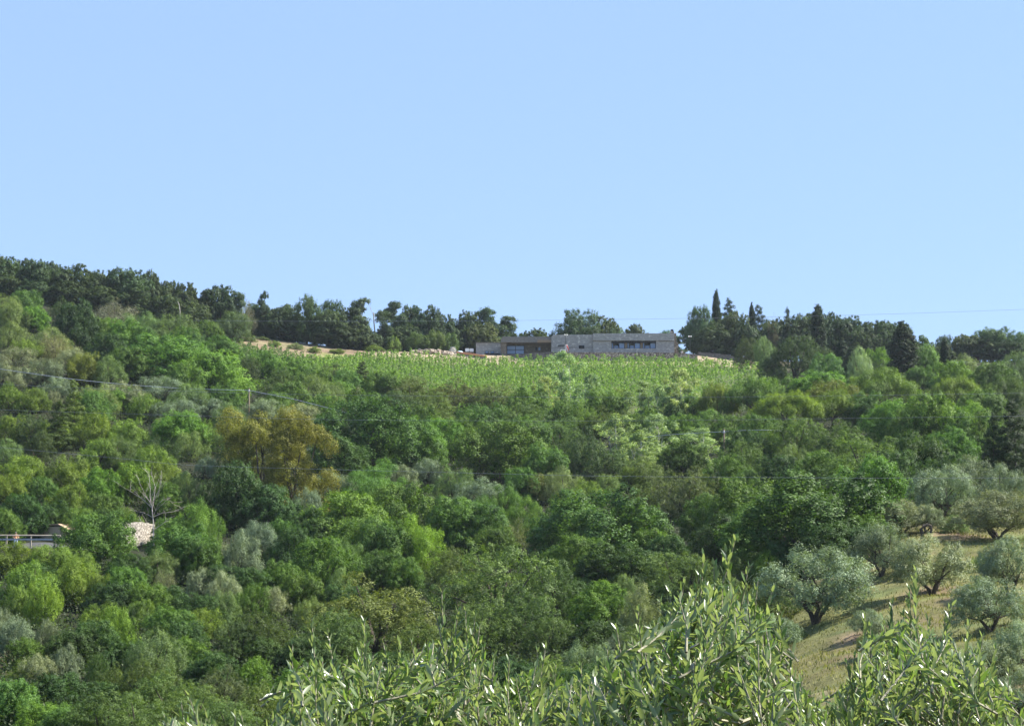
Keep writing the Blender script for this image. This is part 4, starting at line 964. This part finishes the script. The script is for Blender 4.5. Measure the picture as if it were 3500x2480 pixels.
counter = {}
tree_rng = random.Random(5)
for d in rows:
    kind, nme, cat, asp, col, mt, what = SPECIES[d['sp']]
    x, yt, wpx = d['x'], d['y'], d['w']
    h = float(d.get('h', asp * wpx))
    if kind == 'holm' and 'D' in d: kind = 'holmfar'
    if 'D' in d:
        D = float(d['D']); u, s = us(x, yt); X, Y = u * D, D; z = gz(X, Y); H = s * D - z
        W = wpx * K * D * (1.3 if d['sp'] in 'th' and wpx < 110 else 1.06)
    else:
        X, Y, z = find_base(x, yt + h); D = Y; W = wpx * K * D; H = us(x, yt)[1] * D - z
    i = counter.get(kind, 0); counter[kind] = i + 1
    cme, tme, uh = proto(kind, i % NVAR[kind])
    root = empty(nme, (X, Y, z - .05))
    root.rotation_euler = (0, 0, tree_rng.uniform(0, 6.28) if wpx < 330 else .6)
    wj = 1.16
    jx = tree_rng.uniform(.88, 1.14)
    if kind not in ('cypress', 'conifer', 'pine'): root.rotation_euler = (tree_rng.uniform(-.09, .09), tree_rng.uniform(-.09, .09), root.rotation_euler[2])
    root.scale = (W * wj * jx, W * wj / jx, (H + .05) / uh)
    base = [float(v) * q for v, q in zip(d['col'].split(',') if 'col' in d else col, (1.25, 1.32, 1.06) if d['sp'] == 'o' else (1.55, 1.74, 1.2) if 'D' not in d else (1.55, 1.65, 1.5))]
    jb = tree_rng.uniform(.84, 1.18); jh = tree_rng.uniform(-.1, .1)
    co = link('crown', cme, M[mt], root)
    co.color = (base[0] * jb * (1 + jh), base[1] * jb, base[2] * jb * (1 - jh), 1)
    link('trunk', tme, M['bark_pale' if kind == 'poplar' else 'bark'], root)
    if 'label' in d: lab = d['label'].replace('_', ' ')
    elif d['sp'] == 'K' or True: lab = where(x, yt + h * .4, wpx, what)
    if lab in used_labels: print('DUPLICATE LABEL', lab, x, yt)
    used_labels.add(lab)
    grp = {'o': 'olive trees on the hillside', 'c': 'cypresses along the ridge', 'l': 'poplars in front of the vineyard', 't': 'trees along the ridge', 'p': 'pines below the cypresses'}.get(d['sp'], 'shrubs on the hillside' if cat == 'shrub' else 'trees of the hillside wood')
    tag(root, lab, cat, grp)
print('trees', len(rows))

# ------------------------------------------------------------------ undergrowth and dry grass (uncountable)
rng = np.random.default_rng(77)
N = 52000
Yu = rng.uniform(88, 428, N); Xu = rng.uniform(-.34, .34, N) * Yu
Zu = ground(Xu, Yu)
cu = col_of(Xu, Yu, Zu)
keep = ~((cu > 2540) & (Yu < 192)) & ~((cu > 1170) & (cu < 2660) & (Yu > 345)) & ~((cu < 560) & (Yu > 186) & (Yu < 206)) & ~((cu > 780) & (cu < 1230) & (Yu > 384))
Xu, Yu, Zu = Xu[keep], Yu[keep], Zu[keep]
hh = rng.uniform(.3, 1.7, len(Xu)); k = 12
idx = np.repeat(np.arange(len(Xu)), k)
c = np.stack([Xu[idx], Yu[idx], Zu[idx]], axis=1) + np.stack([rng.normal(0, .55, len(idx)), rng.normal(0, .55, len(idx)), rng.uniform(0, 1, len(idx)) * hh[idx]], axis=1)
nn = nrm(rng.normal(size=(len(idx), 3)) + np.array([0, 0, .7]))
me = cards_mesh('undergrowth', rng, c, nn, rng.uniform(.14, .3, len(idx)), .6, (rng.uniform(0, 1, len(Xu))[idx] * .6 + rng.uniform(0, .4, len(idx))))
o = link('undergrowth', me, M['leaf']); o.color = (.038, .062, .018, 1)  # scrub colour darkened so the gaps between crowns look shaded
tag(o, 'low dark green scrub between the trees, deepened to suggest shade in gaps', 'undergrowth', kind='stuff')

N = 60000
Yu = np.sqrt(rng.uniform(66 ** 2, 190 ** 2, N)); Xu = rng.uniform(.10, .36, N) * Yu
Zu = ground(Xu, Yu); cu = col_of(Xu, Yu, Zu)
pat = np.sin(Xu * .5 + 2 * np.sin(Yu * .21)) * np.cos(Yu * .33 + Xu * .17)
keep = (cu > 2570) & (pat + rng.uniform(-1, 1, N) > -.25)
Xu, Yu, Zu, pat = Xu[keep], Yu[keep], Zu[keep], pat[keep]
c = np.stack([Xu, Yu, Zu + .06], axis=1)
tg = nrm(np.stack([rng.normal(0, .35, len(c)), rng.normal(0, .35, len(c)), np.ones(len(c))], axis=1))
nn = nrm(np.cross(tg, rng.normal(size=(len(c), 3))))
me = cards_mesh('grass', rng, c, nn, rng.uniform(.12, .36, len(c)), .22, np.clip(.5 + .3 * pat + rng.uniform(-.3, .3, len(c)), 0, 1), tg)
o = link('grass', me, M['leaf']); o.color = (.15, .155, .052, 1)
tag(o, 'dry yellowish grass covering the olive grove slope', 'grass', kind='stuff')
HAZE = .00006

# ------------------------------------------------------------------ vineyard rows
ORD = ['first', 'second', 'third', 'fourth', 'fifth', 'sixth', 'seventh', 'eighth', 'ninth', 'tenth', 'eleventh', 'twelfth', 'thirteenth', 'fourteenth', 'fifteenth', 'sixteenth', 'seventeenth', 'eighteenth', 'nineteenth']
TENS = ['twentieth', 'thirtieth', 'fortieth', 'fiftieth']; TN = ['twenty', 'thirty', 'forty', 'fifty']
def ordinal(i):
    if i < 20: return ORD[i - 1]
    return TENS[i // 10 - 2] if i % 10 == 0 else TN[i // 10 - 2] + '-' + ORD[i % 10 - 1]
rng = np.random.default_rng(31)
def vine_row(X, D0, D1, slope, label, group, col, hgt, k=26):
    n = max(2, int((D1 - D0) / 1.5))
    Ys = D0 + (np.arange(n) + .5) * (D1 - D0) / n
    Xs = X + (Ys - D1) * slope + rng.normal(0, .12, n)
    hs_ = hgt * rng.uniform(.6, 1.3, n)
    hs_[rng.uniform(0, 1, n) < .05] *= .4
    idx = np.repeat(np.arange(n), k)
    f = rng.uniform(.1, 1, len(idx)) ** .8
    ox = rng.normal(0, .27, len(idx)) * (1.3 - f * .7); oy = rng.normal(0, .27, len(idx)) * (1.3 - f * .6)
    c = np.stack([Xs[idx] + ox, Ys[idx] + oy, ground(Xs, Ys)[idx] + f * hs_[idx]], axis=1)
    nn = nrm(rng.normal(size=(len(idx), 3)) * .5 + nrm(np.stack([ox, oy, ox * 0 + .12], axis=1)) + np.array([0, 0, .15]))
    zg = gz(Xs[-1], D1)
    root = tag(empty('vine_row', (Xs[-1], D1, zg)), label, 'vine row', group)
    me = cards_mesh('foliage', rng, c - np.array([Xs[-1], D1, zg]), nn, rng.uniform(.2, .4, len(idx)), .8, rng.uniform(0, 1, n)[idx] * .5 + rng.uniform(0, .5, len(idx)))
    o = link('foliage', me, M['leaf_vine'], root); o.color = (*col, 1)
    e = gz(Xs[-1], Ys[-1]) - zg; MB().box(-.05, .05, .25, .35, -.3, hgt * .9).build('post', M['bark'], root)
top_x = [1150, 1240, 1300, 1400, 1500, 1600, 1700, 1800, 2000, 2380, 2480, 2560, 2640, 2720]
top_D = [408, 420, 427, 431, 432, 431, 430, 431, 431.5, 432, 430, 424, 412, 396]
xs = []; X = us(1165, 1240)[0] * 415
while X < us(2700, 1260)[0] * 416: xs.append(X); X += 2.1
for i, X in enumerate(xs):
    D1 = 436.0
    for _ in range(4): D1 = float(np.interp(1750 + X / D1 * CP / K, top_x, top_D))
    D0 = 338 + (0 if 1400 < 1750 + X / 400 * CP / K else 30)
    vine_row(X, D0, D1, 0.42, f'bright green vine row, {ordinal(i + 1)} from the bank end of the vineyard below the house', 'vine rows below the stone house', (.132, .232, .045), 2.05, 46)
xs = [us(x, 1180)[0] * 418 for x in range(815, 1120, 27)]
for i, X in enumerate(xs):
    c_ = 1750 + X / 415 * CP / K
    vine_row(X, 378, float(np.interp(c_, [800, 1000, 1120], [414, 409, 401])), .05, f'dark green vine row, {ordinal(i + 1)} along the small vineyard under the bare bank', 'vine rows under the bare bank', (.085, .16, .036), 1.8, 44)

# ------------------------------------------------------------------ dead trees and bare stems
def bare(name, base, D, strokes, m, label, cat, seed, twigs=2, rscale=1.0):
    r = random.Random(seed)
    b0 = P(base[0], base[1], D); z0 = min(b0.z, gz(b0.x, D)) - .1
    root = tag(empty(name, (b0.x, D, z0)), label, cat)
    tk, br = MB(), MB()
    for k_, (pts, r0, r1) in enumerate(strokes):
        n_ = len(pts); dep = r.uniform(-1, 1) if k_ else 0
        q = [P(x, y, D) - Vector((b0.x, D, z0)) + Vector((0, dep * i / n_ * 1.1, 0)) for i, (x, y) in enumerate(pts)]
        if k_ == 0: q.insert(0, Vector((q[0].x, 0, -.3)))
        rr = [r0 + (r1 - r0) * i / (len(q) - 1) for i in range(len(q))]
        (tk if k_ == 0 else br).tube(q, [v * rscale for v in rr], 7 if k_ == 0 else 5)
        if k_:
            for i in range(len(q) - 1):
                for _ in range(twigs):
                    p = q[i].lerp(q[i + 1], r.random()); L = (q[i + 1] - q[i]).length * r.uniform(.5, 1.1) + .25
                    d = ((q[i + 1] - q[i]).normalized() + Vector((r.uniform(-.8, .8), r.uniform(-.8, .8), r.uniform(-.1, .7)))).normalized()
                    e = p + d * L
                    br.tube([p, p.lerp(e, .5) + Vector((0, 0, .04)), e], [.028 * rscale, .02 * rscale, .01 * rscale], 4)
                    for _ in range(2):
                        s0 = p.lerp(e, r.uniform(.3, .8)); br.tube([s0, s0 + (d + Vector((r.uniform(-.9, .9), r.uniform(-.9, .9), r.uniform(-.2, .7)))).normalized() * L * .5], [.016 * rscale, .008 * rscale], 3)
    tk.build('trunk', m, root); br.build('branches', m, root)
bare('dead_tree', (526, 1878), 196.5, [
    ([(526, 1878), (525, 1830), (524, 1785), (520, 1741)], .19, .11),
    ([(520, 1741), (512, 1697), (513, 1670), (508, 1621), (492, 1600)], .085, .02),
    ([(520, 1741), (526, 1697), (529, 1665), (520, 1636), (512, 1615)], .085, .02),
    ([(521, 1720), (540, 1684), (552, 1655), (558, 1620)], .06, .015),
    ([(519, 1735), (490, 1707), (445, 1678), (408, 1657)], .07, .015),
    ([(519, 1728), (496, 1690), (474, 1650), (470, 1630)], .05, .015),
    ([(524, 1768), (492, 1751), (458, 1745)], .05, .02),
    ([(526, 1765), (555, 1752), (586, 1749), (612, 1741)], .07, .02),
    ([(526, 1758), (540, 1720), (556, 1707), (576, 1707), (600, 1730)], .045, .015),
    ([(526, 1809), (552, 1791), (576, 1770)], .06, .02),
    ([(524, 1803), (500, 1786), (471, 1778)], .035, .015),
    ([(540, 1700), (548, 1670), (566, 1650)], .03, .012)], M['bark_dead'], 'tall bare dead tree with whitish forked branches', 'tree', 5, 2, .46)
bare('dead_tree', (1280, 1192), 447, [([(1279, 1192), (1280, 1160), (1281, 1130), (1278, 1100), (1277, 1068)], .26, .1), ([(1277, 1080), (1270, 1062), (1266, 1050)], .06, .02), ([(1276, 1168), (1272, 1150), (1274, 1140)], .09, .04)], M['bark_dead'], 'lone bare broken stem standing in the ridge treeline', 'tree', 6, 1, 1.0)
bare('dead_tree', (645, 1075), 417, [([(616, 1082), (615, 1062), (612, 1038)], .13, .07), ([(613, 1045), (608, 1030)], .06, .03)], M['bark_pale'], 'short pale snag at the foot of the ridge oaks', 'tree', 8, 0, 1.2)
bare('dead_tree', (3165, 1830), 151, [
    ([(3152, 1822), (3148, 1808), (3156, 1798), (3170, 1792), (3182, 1796), (3184, 1810), (3180, 1822)], .16, .10),
    ([(3168, 1792), (3176, 1786)], .08, .05), ([(3160, 1800), (3162, 1812), (3172, 1818)], .08, .05)], M['bark'], 'dark arched fallen trunk on the grass of the olive grove', 'fallen tree', 9, 0)

# ------------------------------------------------------------------ utility poles and wires
def upole(x, yt, yb, label):
    X, D, z = find_base(x, yb); zt = us(x, yt)[1] * D
    root = tag(empty('utility_pole', (X, D, z)), label, 'utility pole', 'wooden utility poles')
    MB().tube([(0, 0, -.3), (0, 0, zt - z)], [.15, .11], 8).build('pole', M['timber'], root)
    MB().box(-.18, .18, -.2, -.12, zt - z - .55, zt - z - .4).build('bracket', M['steel'], root)
    MB().tube([(0, -.2, zt - z - .42), (0, -.2, zt - z - .2)], .07, 8).build('insulator', M['white'], root)
    return D
def wire(pts, rad, m, label, group, name='power_line'):
    """pts: (photo x, row, metres away)"""
    c = bpy.data.curves.new(name, 'CURVE')
    xs_ = [p[0] for p in pts]
    W_ = [P(*p) for p in pts]
    mb = MB(); q = []
    for i in range(len(W_) - 1):
        n_ = 10
        for j in range(n_):
            t = j / n_
            p0 = W_[max(i - 1, 0)]; p1 = W_[i]; p2 = W_[i + 1]; p3 = W_[min(i + 2, len(W_) - 1)]
            q.append(.5 * ((2 * p1) + (p2 - p0) * t + (2 * p0 - 5 * p1 + 4 * p2 - p3) * t * t + (3 * p1 - p0 - 3 * p2 + p3) * t ** 3))
    q.append(W_[-1])
    bpy.data.curves.remove(c)
    o = mb.tube(q, rad, 5).build(name, m)
    return tag(o, label, 'power line', group)
Dl = upole(850, 1327, 1452, 'thin weathered wooden utility pole above the eucalyptus')
Dr = upole(2476, 1466, 1600, 'short wooden utility pole rising out of the oaks beyond the big round oak')
wire([(-200, 1232, Dl - 10), (80, 1272, Dl - 8), (255, 1296, Dl - 6), (450, 1315, Dl - 3), (650, 1328, Dl - 1.5), (848, 1333.5, Dl - .3)], .03, M['cable'], 'thick pale cable strung from the slope to the pole above the eucalyptus', 'overhead lines')
wire([(852, 1333.5, Dl - .3), (920, 1347, Dl), (1000, 1363, Dl), (1100, 1388, Dl), (1300, 1440, Dl)], .03, M['cable'], 'thick pale cable dropping from the pole into the deep green oak', 'overhead lines')
wire([(2150, 1500, Dr), (2270, 1487, Dr), (2380, 1479, Dr - .2), (2474, 1474.5, Dr - .3)], .024, M['cable'], 'pale cable reaching the short pole from the poplars', 'overhead lines')
wire([(2478, 1474.5, Dr - .3), (2545, 1470, Dr), (2640, 1470, Dr), (2760, 1482, Dr + 4)], .024, M['cable'], 'pale cable leaving the short pole towards the pines', 'overhead lines')
wire([(-300, 1076, 400), (200, 1088, 400), (900, 1097, 400), (1400, 1097, 400), (1750, 1095, 400), (2350, 1088, 395), (3000, 1074, 390), (3500, 1057, 385), (3900, 1042, 380)], .02, M['wire'], 'highest thin wire crossing the sky over the house and cypresses', 'overhead lines')
wire([(-300, 1290, 175), (150, 1320, 175), (700, 1339, 175), (1000, 1347, 175), (1900, 1357, 175), (2500, 1356, 175), (3500, 1343, 175), (3900, 1336, 175)], .008, M['wire'], 'thin wire crossing the poplars and the umbrella pine', 'overhead lines')
wire([(-300, 1388, 165), (150, 1405, 165), (450, 1414, 165), (1100, 1433, 165), (1700, 1437, 165), (2300, 1436, 165), (3500, 1421, 165), (3900, 1414, 165)], .008, M['wire'], 'thin wire crossing just over the eucalyptus tops', 'overhead lines')
wire([(-300, 1500, 150), (400, 1565, 150), (640, 1588, 150), (1000, 1600, 150), (1500, 1613, 150), (2000, 1625, 150), (2500, 1630, 150), (3000, 1633, 150), (3500, 1632, 150), (3900, 1629, 150)], .009, M['wire'], 'lowest thin wire crossing the top of the huge round oak', 'overhead lines')

# ------------------------------------------------------------------ near olive trees
def near_olive(prof, xc, D0, seed, label, nshoot, leaders, trunk_u):
    r = np.random.default_rng(seed); rr = random.Random(seed)
    px = [p[0] for p in prof]; py = [p[1] for p in prof]
    base = Vector((trunk_u * D0, D0 + .4, gz(trunk_u * D0, D0 + .4) - .1))
    root = tag(empty('olive_tree', base), label, 'tree', 'near olive trees')
    Lc, Lt, Ln, Ls, Lv, Lw = [], [], [], [], [], []
    tw = MB(); br = MB(); tk = MB()
    hub = Vector((base.x, base.y, P(xc, 2700, D0).z))
    tk.tube([base - Vector((0, 0, .2)), base + Vector((.06, 0, (hub.z - base.z) * .5)), hub], [.17, .13, .11], 9)
    nodes = []
    x_lo, x_hi = px[0], px[-1]
    nb = max(5, int((x_hi - x_lo) / 85))
    for i in range(nb):
        x = x_lo + (x_hi - x_lo) * (i + .5) / nb; yb = float(np.interp(x, px, py)) + rr.uniform(220, 420)
        e = P(x, min(yb, 2560), D0 + rr.uniform(-.5, .9)); mid = hub.lerp(e, .55) + Vector((rr.uniform(-.1, .1), rr.uniform(-.1, .1), rr.uniform(-.08, .04)))
        br.tube([hub, mid, e], [.03, .016, .006], 6); nodes.append(e)
    shoots = [(x, y, 0.0, True) for x, y in leaders]
    for i in range(nshoot):
        x = rr.uniform(x_lo, x_hi); top = float(np.interp(x, px, py))
        y = top + 25 + (2560 - top) * rr.random() ** 1.35
        shoots.append((x, y, rr.uniform(-.8, 1.3), False))
    for x, y, dd, lead in shoots:
        D = D0 + dd
        tip = P(x, y, D)
        out = (x - xc) / max(300, (x_hi - x_lo) / 2)
        L = rr.uniform(.28, .45) if lead else rr.uniform(.16, .36)
        if lead: d = Vector((out * .18 + rr.uniform(-.12, .12), rr.uniform(-.15, .15), 1)).normalized()
        else: d = Vector((out * .3 + rr.gauss(0, .48), rr.gauss(0, .48), rr.uniform(.35, 1.2))).normalized()
        bend = Vector((rr.uniform(-.3, .3), rr.uniform(-.3, .3), -.15)) * L * .45
        p0 = tip - d * L
        pts = [p0, p0.lerp(tip, .5) + bend * .6, tip]
        tw.tube(pts, [.0045, .0032, .0014], 4, False)
        # tie the shoot back to the closest limb
        nb_ = min(nodes, key=lambda q: (q - p0).length)
        if lead or rr.random() < .35: tw.tube([nb_, nb_.lerp(p0, .6) + Vector((0, 0, -.02)), p0], [.006, .005, .004], 4, False)
        npair = int(L / .020)
        side = Vector((rr.uniform(-1, 1), rr.uniform(-1, 1), rr.uniform(-.3, .3))).cross(d).normalized()
        for i in range(npair):
            f = (i + .6) / npair
            p = pts[0] * (1 - f) ** 2 + (pts[1] * 2 - (pts[0] + pts[2]) * .5) * 2 * f * (1 - f) + pts[2] * f * f
            s1 = side if i % 2 else d.cross(side).normalized()
            for sg in (1, -1):
                if rr.random() < .08: continue
                a = rr.uniform(.45, .95) * (1 - .55 * f)
                t = (d * math.cos(a) + s1 * (sg * math.sin(a)) + Vector((rr.gauss(0, .12), rr.gauss(0, .12), rr.gauss(0, .12)))).normalized()
                ln = rr.uniform(.036, .059) * (1 - .45 * max(0, f - .75) / .25)
                up = (d - t * d.dot(t)).normalized() + Vector((rr.gauss(0, .35), rr.gauss(0, .35), rr.gauss(0, .35)))
                nn_ = (up - t * up.dot(t)).normalized()
                Lc.append(p); Lt.append(t); Ln.append(nn_); Ls.append(ln); Lv.append(rr.random()); Lw.append(rr.uniform(.23, .32))
    c = np.array(Lc); t = np.array(Lt); nn = np.array(Ln); ln = np.array(Ls)[:, None]; b = np.cross(nn, t); wd = np.array(Lw)[:, None] * ln * .5
    # narrow blade: 10 vertices folded along the midrib and arched
    st = [0, .22, .5, .78, 1.0]; ww = [.12, .82, 1.0, .66, .05]
    V = []
    cv = np.array([rr.uniform(-.05, .22) for _ in range(len(c))])[:, None]
    for s_, w_ in zip(st, ww):
        m_ = c + t * ln * s_ - nn * ln * cv * (s_ - .1) ** 2
        V.append(m_ + b * wd * w_ + nn * wd * w_ * .22); V.append(m_); V.append(m_ - b * wd * w_ + nn * wd * w_ * .22)
    V = np.stack(V, axis=1).reshape(-1, 3) - np.array(base)
    fq = []
    for i in range(4):
        a0 = i * 3
        fq += [[a0 + 1, a0 + 4, a0 + 3, a0], [a0 + 2, a0 + 5, a0 + 4, a0 + 1]]
    fq = np.array(fq)
    loops = (np.arange(len(c))[:, None, None] * 15 + fq[None]).reshape(-1)
    me = np_mesh('leaves', V, len(c) * 8, loops, np.repeat(np.array(Lv), 8))
    o = link('leaves', me, M['leaf_near'], root, True); o.color = (.115, .19, .052, 1)
    for mb_, nm_, m_ in ((tw, 'twigs', M['twig']), (br, 'limbs', M['bark']), (tk, 'trunk', M['bark'])):
        mb_.v = [tuple(Vector(v) - base) for v in mb_.v]; mb_.build(nm_, m_, root)
    print('near leaves', len(c))
near_olive([(500, 2470), (560, 2440), (640, 2400), (690, 2440), (800, 2460), (900, 2500), (985, 2400), (1000, 2230), (1060, 2190), (1150, 2250), (1240, 2190), (1330, 2240), (1420, 2200), (1510, 2150), (1570, 2130), (1640, 2150), (1690, 2260), (1760, 2290), (1830, 2240), (1930, 2290), (2000, 2310)],
           1450, 6.6, 41, 'near silvery-leaved olive tree with the low wide spray of shoots', 620,
           [(1065, 2115), (1000, 2200), (1120, 2165), (1245, 2120), (1235, 2190), (1310, 2195), (1370, 2190), (1405, 2185), (1510, 2020), (1490, 2100), (1565, 2085), (1590, 2080), (1625, 2095), (1545, 2150), (1640, 2140), (1690, 2240), (1740, 2250), (1835, 2220), (1865, 2210), (645, 2372), (620, 2400), (560, 2440), (700, 2420), (805, 2440), (825, 2440), (1175, 2290), (1900, 2270)], -.055)
near_olive([(1900, 2300), (2000, 2290), (2100, 2200), (2190, 2150), (2280, 2070), (2330, 2010), (2400, 1960), (2480, 1960), (2560, 2020), (2640, 2080), (2670, 2150), (2600, 2230), (2650, 2310), (2720, 2300), (2790, 2370), (2840, 2430)],
           2360, 6.2, 42, 'near olive tree with the tallest spray of green shoots', 560,
           [(2515, 1840), (2480, 1880), (2440, 1925), (2405, 1890), (2390, 1960), (2290, 2015), (2255, 2050), (2340, 1985), (2590, 1985), (2550, 2000), (2640, 2015), (2180, 2085), (2105, 2140), (2075, 2210), (2045, 2260), (1985, 2270), (2560, 1930), (2700, 2270), (2745, 2300), (2660, 2080), (2620, 2110)], .085)
near_olive([(2800, 2440), (2880, 2330), (2940, 2250), (2970, 2140), (3060, 2110), (3130, 2090), (3200, 2150), (3290, 2160), (3350, 2210), (3400, 2290), (3440, 2330), (3470, 2400), (3520, 2480)],
           3150, 6.9, 43, 'near olive tree with one slim upright shoot before the grove', 470,
           [(3130, 1945), (3110, 2010), (3050, 2055), (2958, 2090), (2975, 2140), (3255, 2060), (3230, 2120), (3310, 2130), (3360, 2170), (3400, 2210), (3445, 2290), (3400, 2330), (2890, 2260), (2920, 2240), (3170, 2110), (3090, 2090), (3020, 2110), (3460, 2370)], .22)

# ------------------------------------------------------------------ summer haze between the camera and the ridge
hzb = MB().box(gx[0] - 5, gx[-1] + 5, gy[0] - 5, gy[-1] + 5, float(ZZ.min()) - 1, 78).build('haze', None)
print('highest', max((o.matrix_world @ Vector(c)).z for o in bpy.data.objects if o.type == 'MESH' and o is not hzb for c in o.bound_box), ZZ.min(), ZZ.max())
hm = bpy.data.materials.new('haze_air'); hm.use_nodes = True
hn = hm.node_tree.nodes; hn.remove(hn['Principled BSDF'])
pv = hn.new('ShaderNodeVolumePrincipled'); pv.inputs['Color'].default_value = (.80, .90, 1, 1); pv.inputs['Density'].default_value = HAZE; pv.inputs['Anisotropy'].default_value = .2
hm.node_tree.links.new(pv.outputs[0], hn['Material Output'].inputs['Volume'])
hzb.data.materials.append(hm)
tag(hzb, kind='stuff')
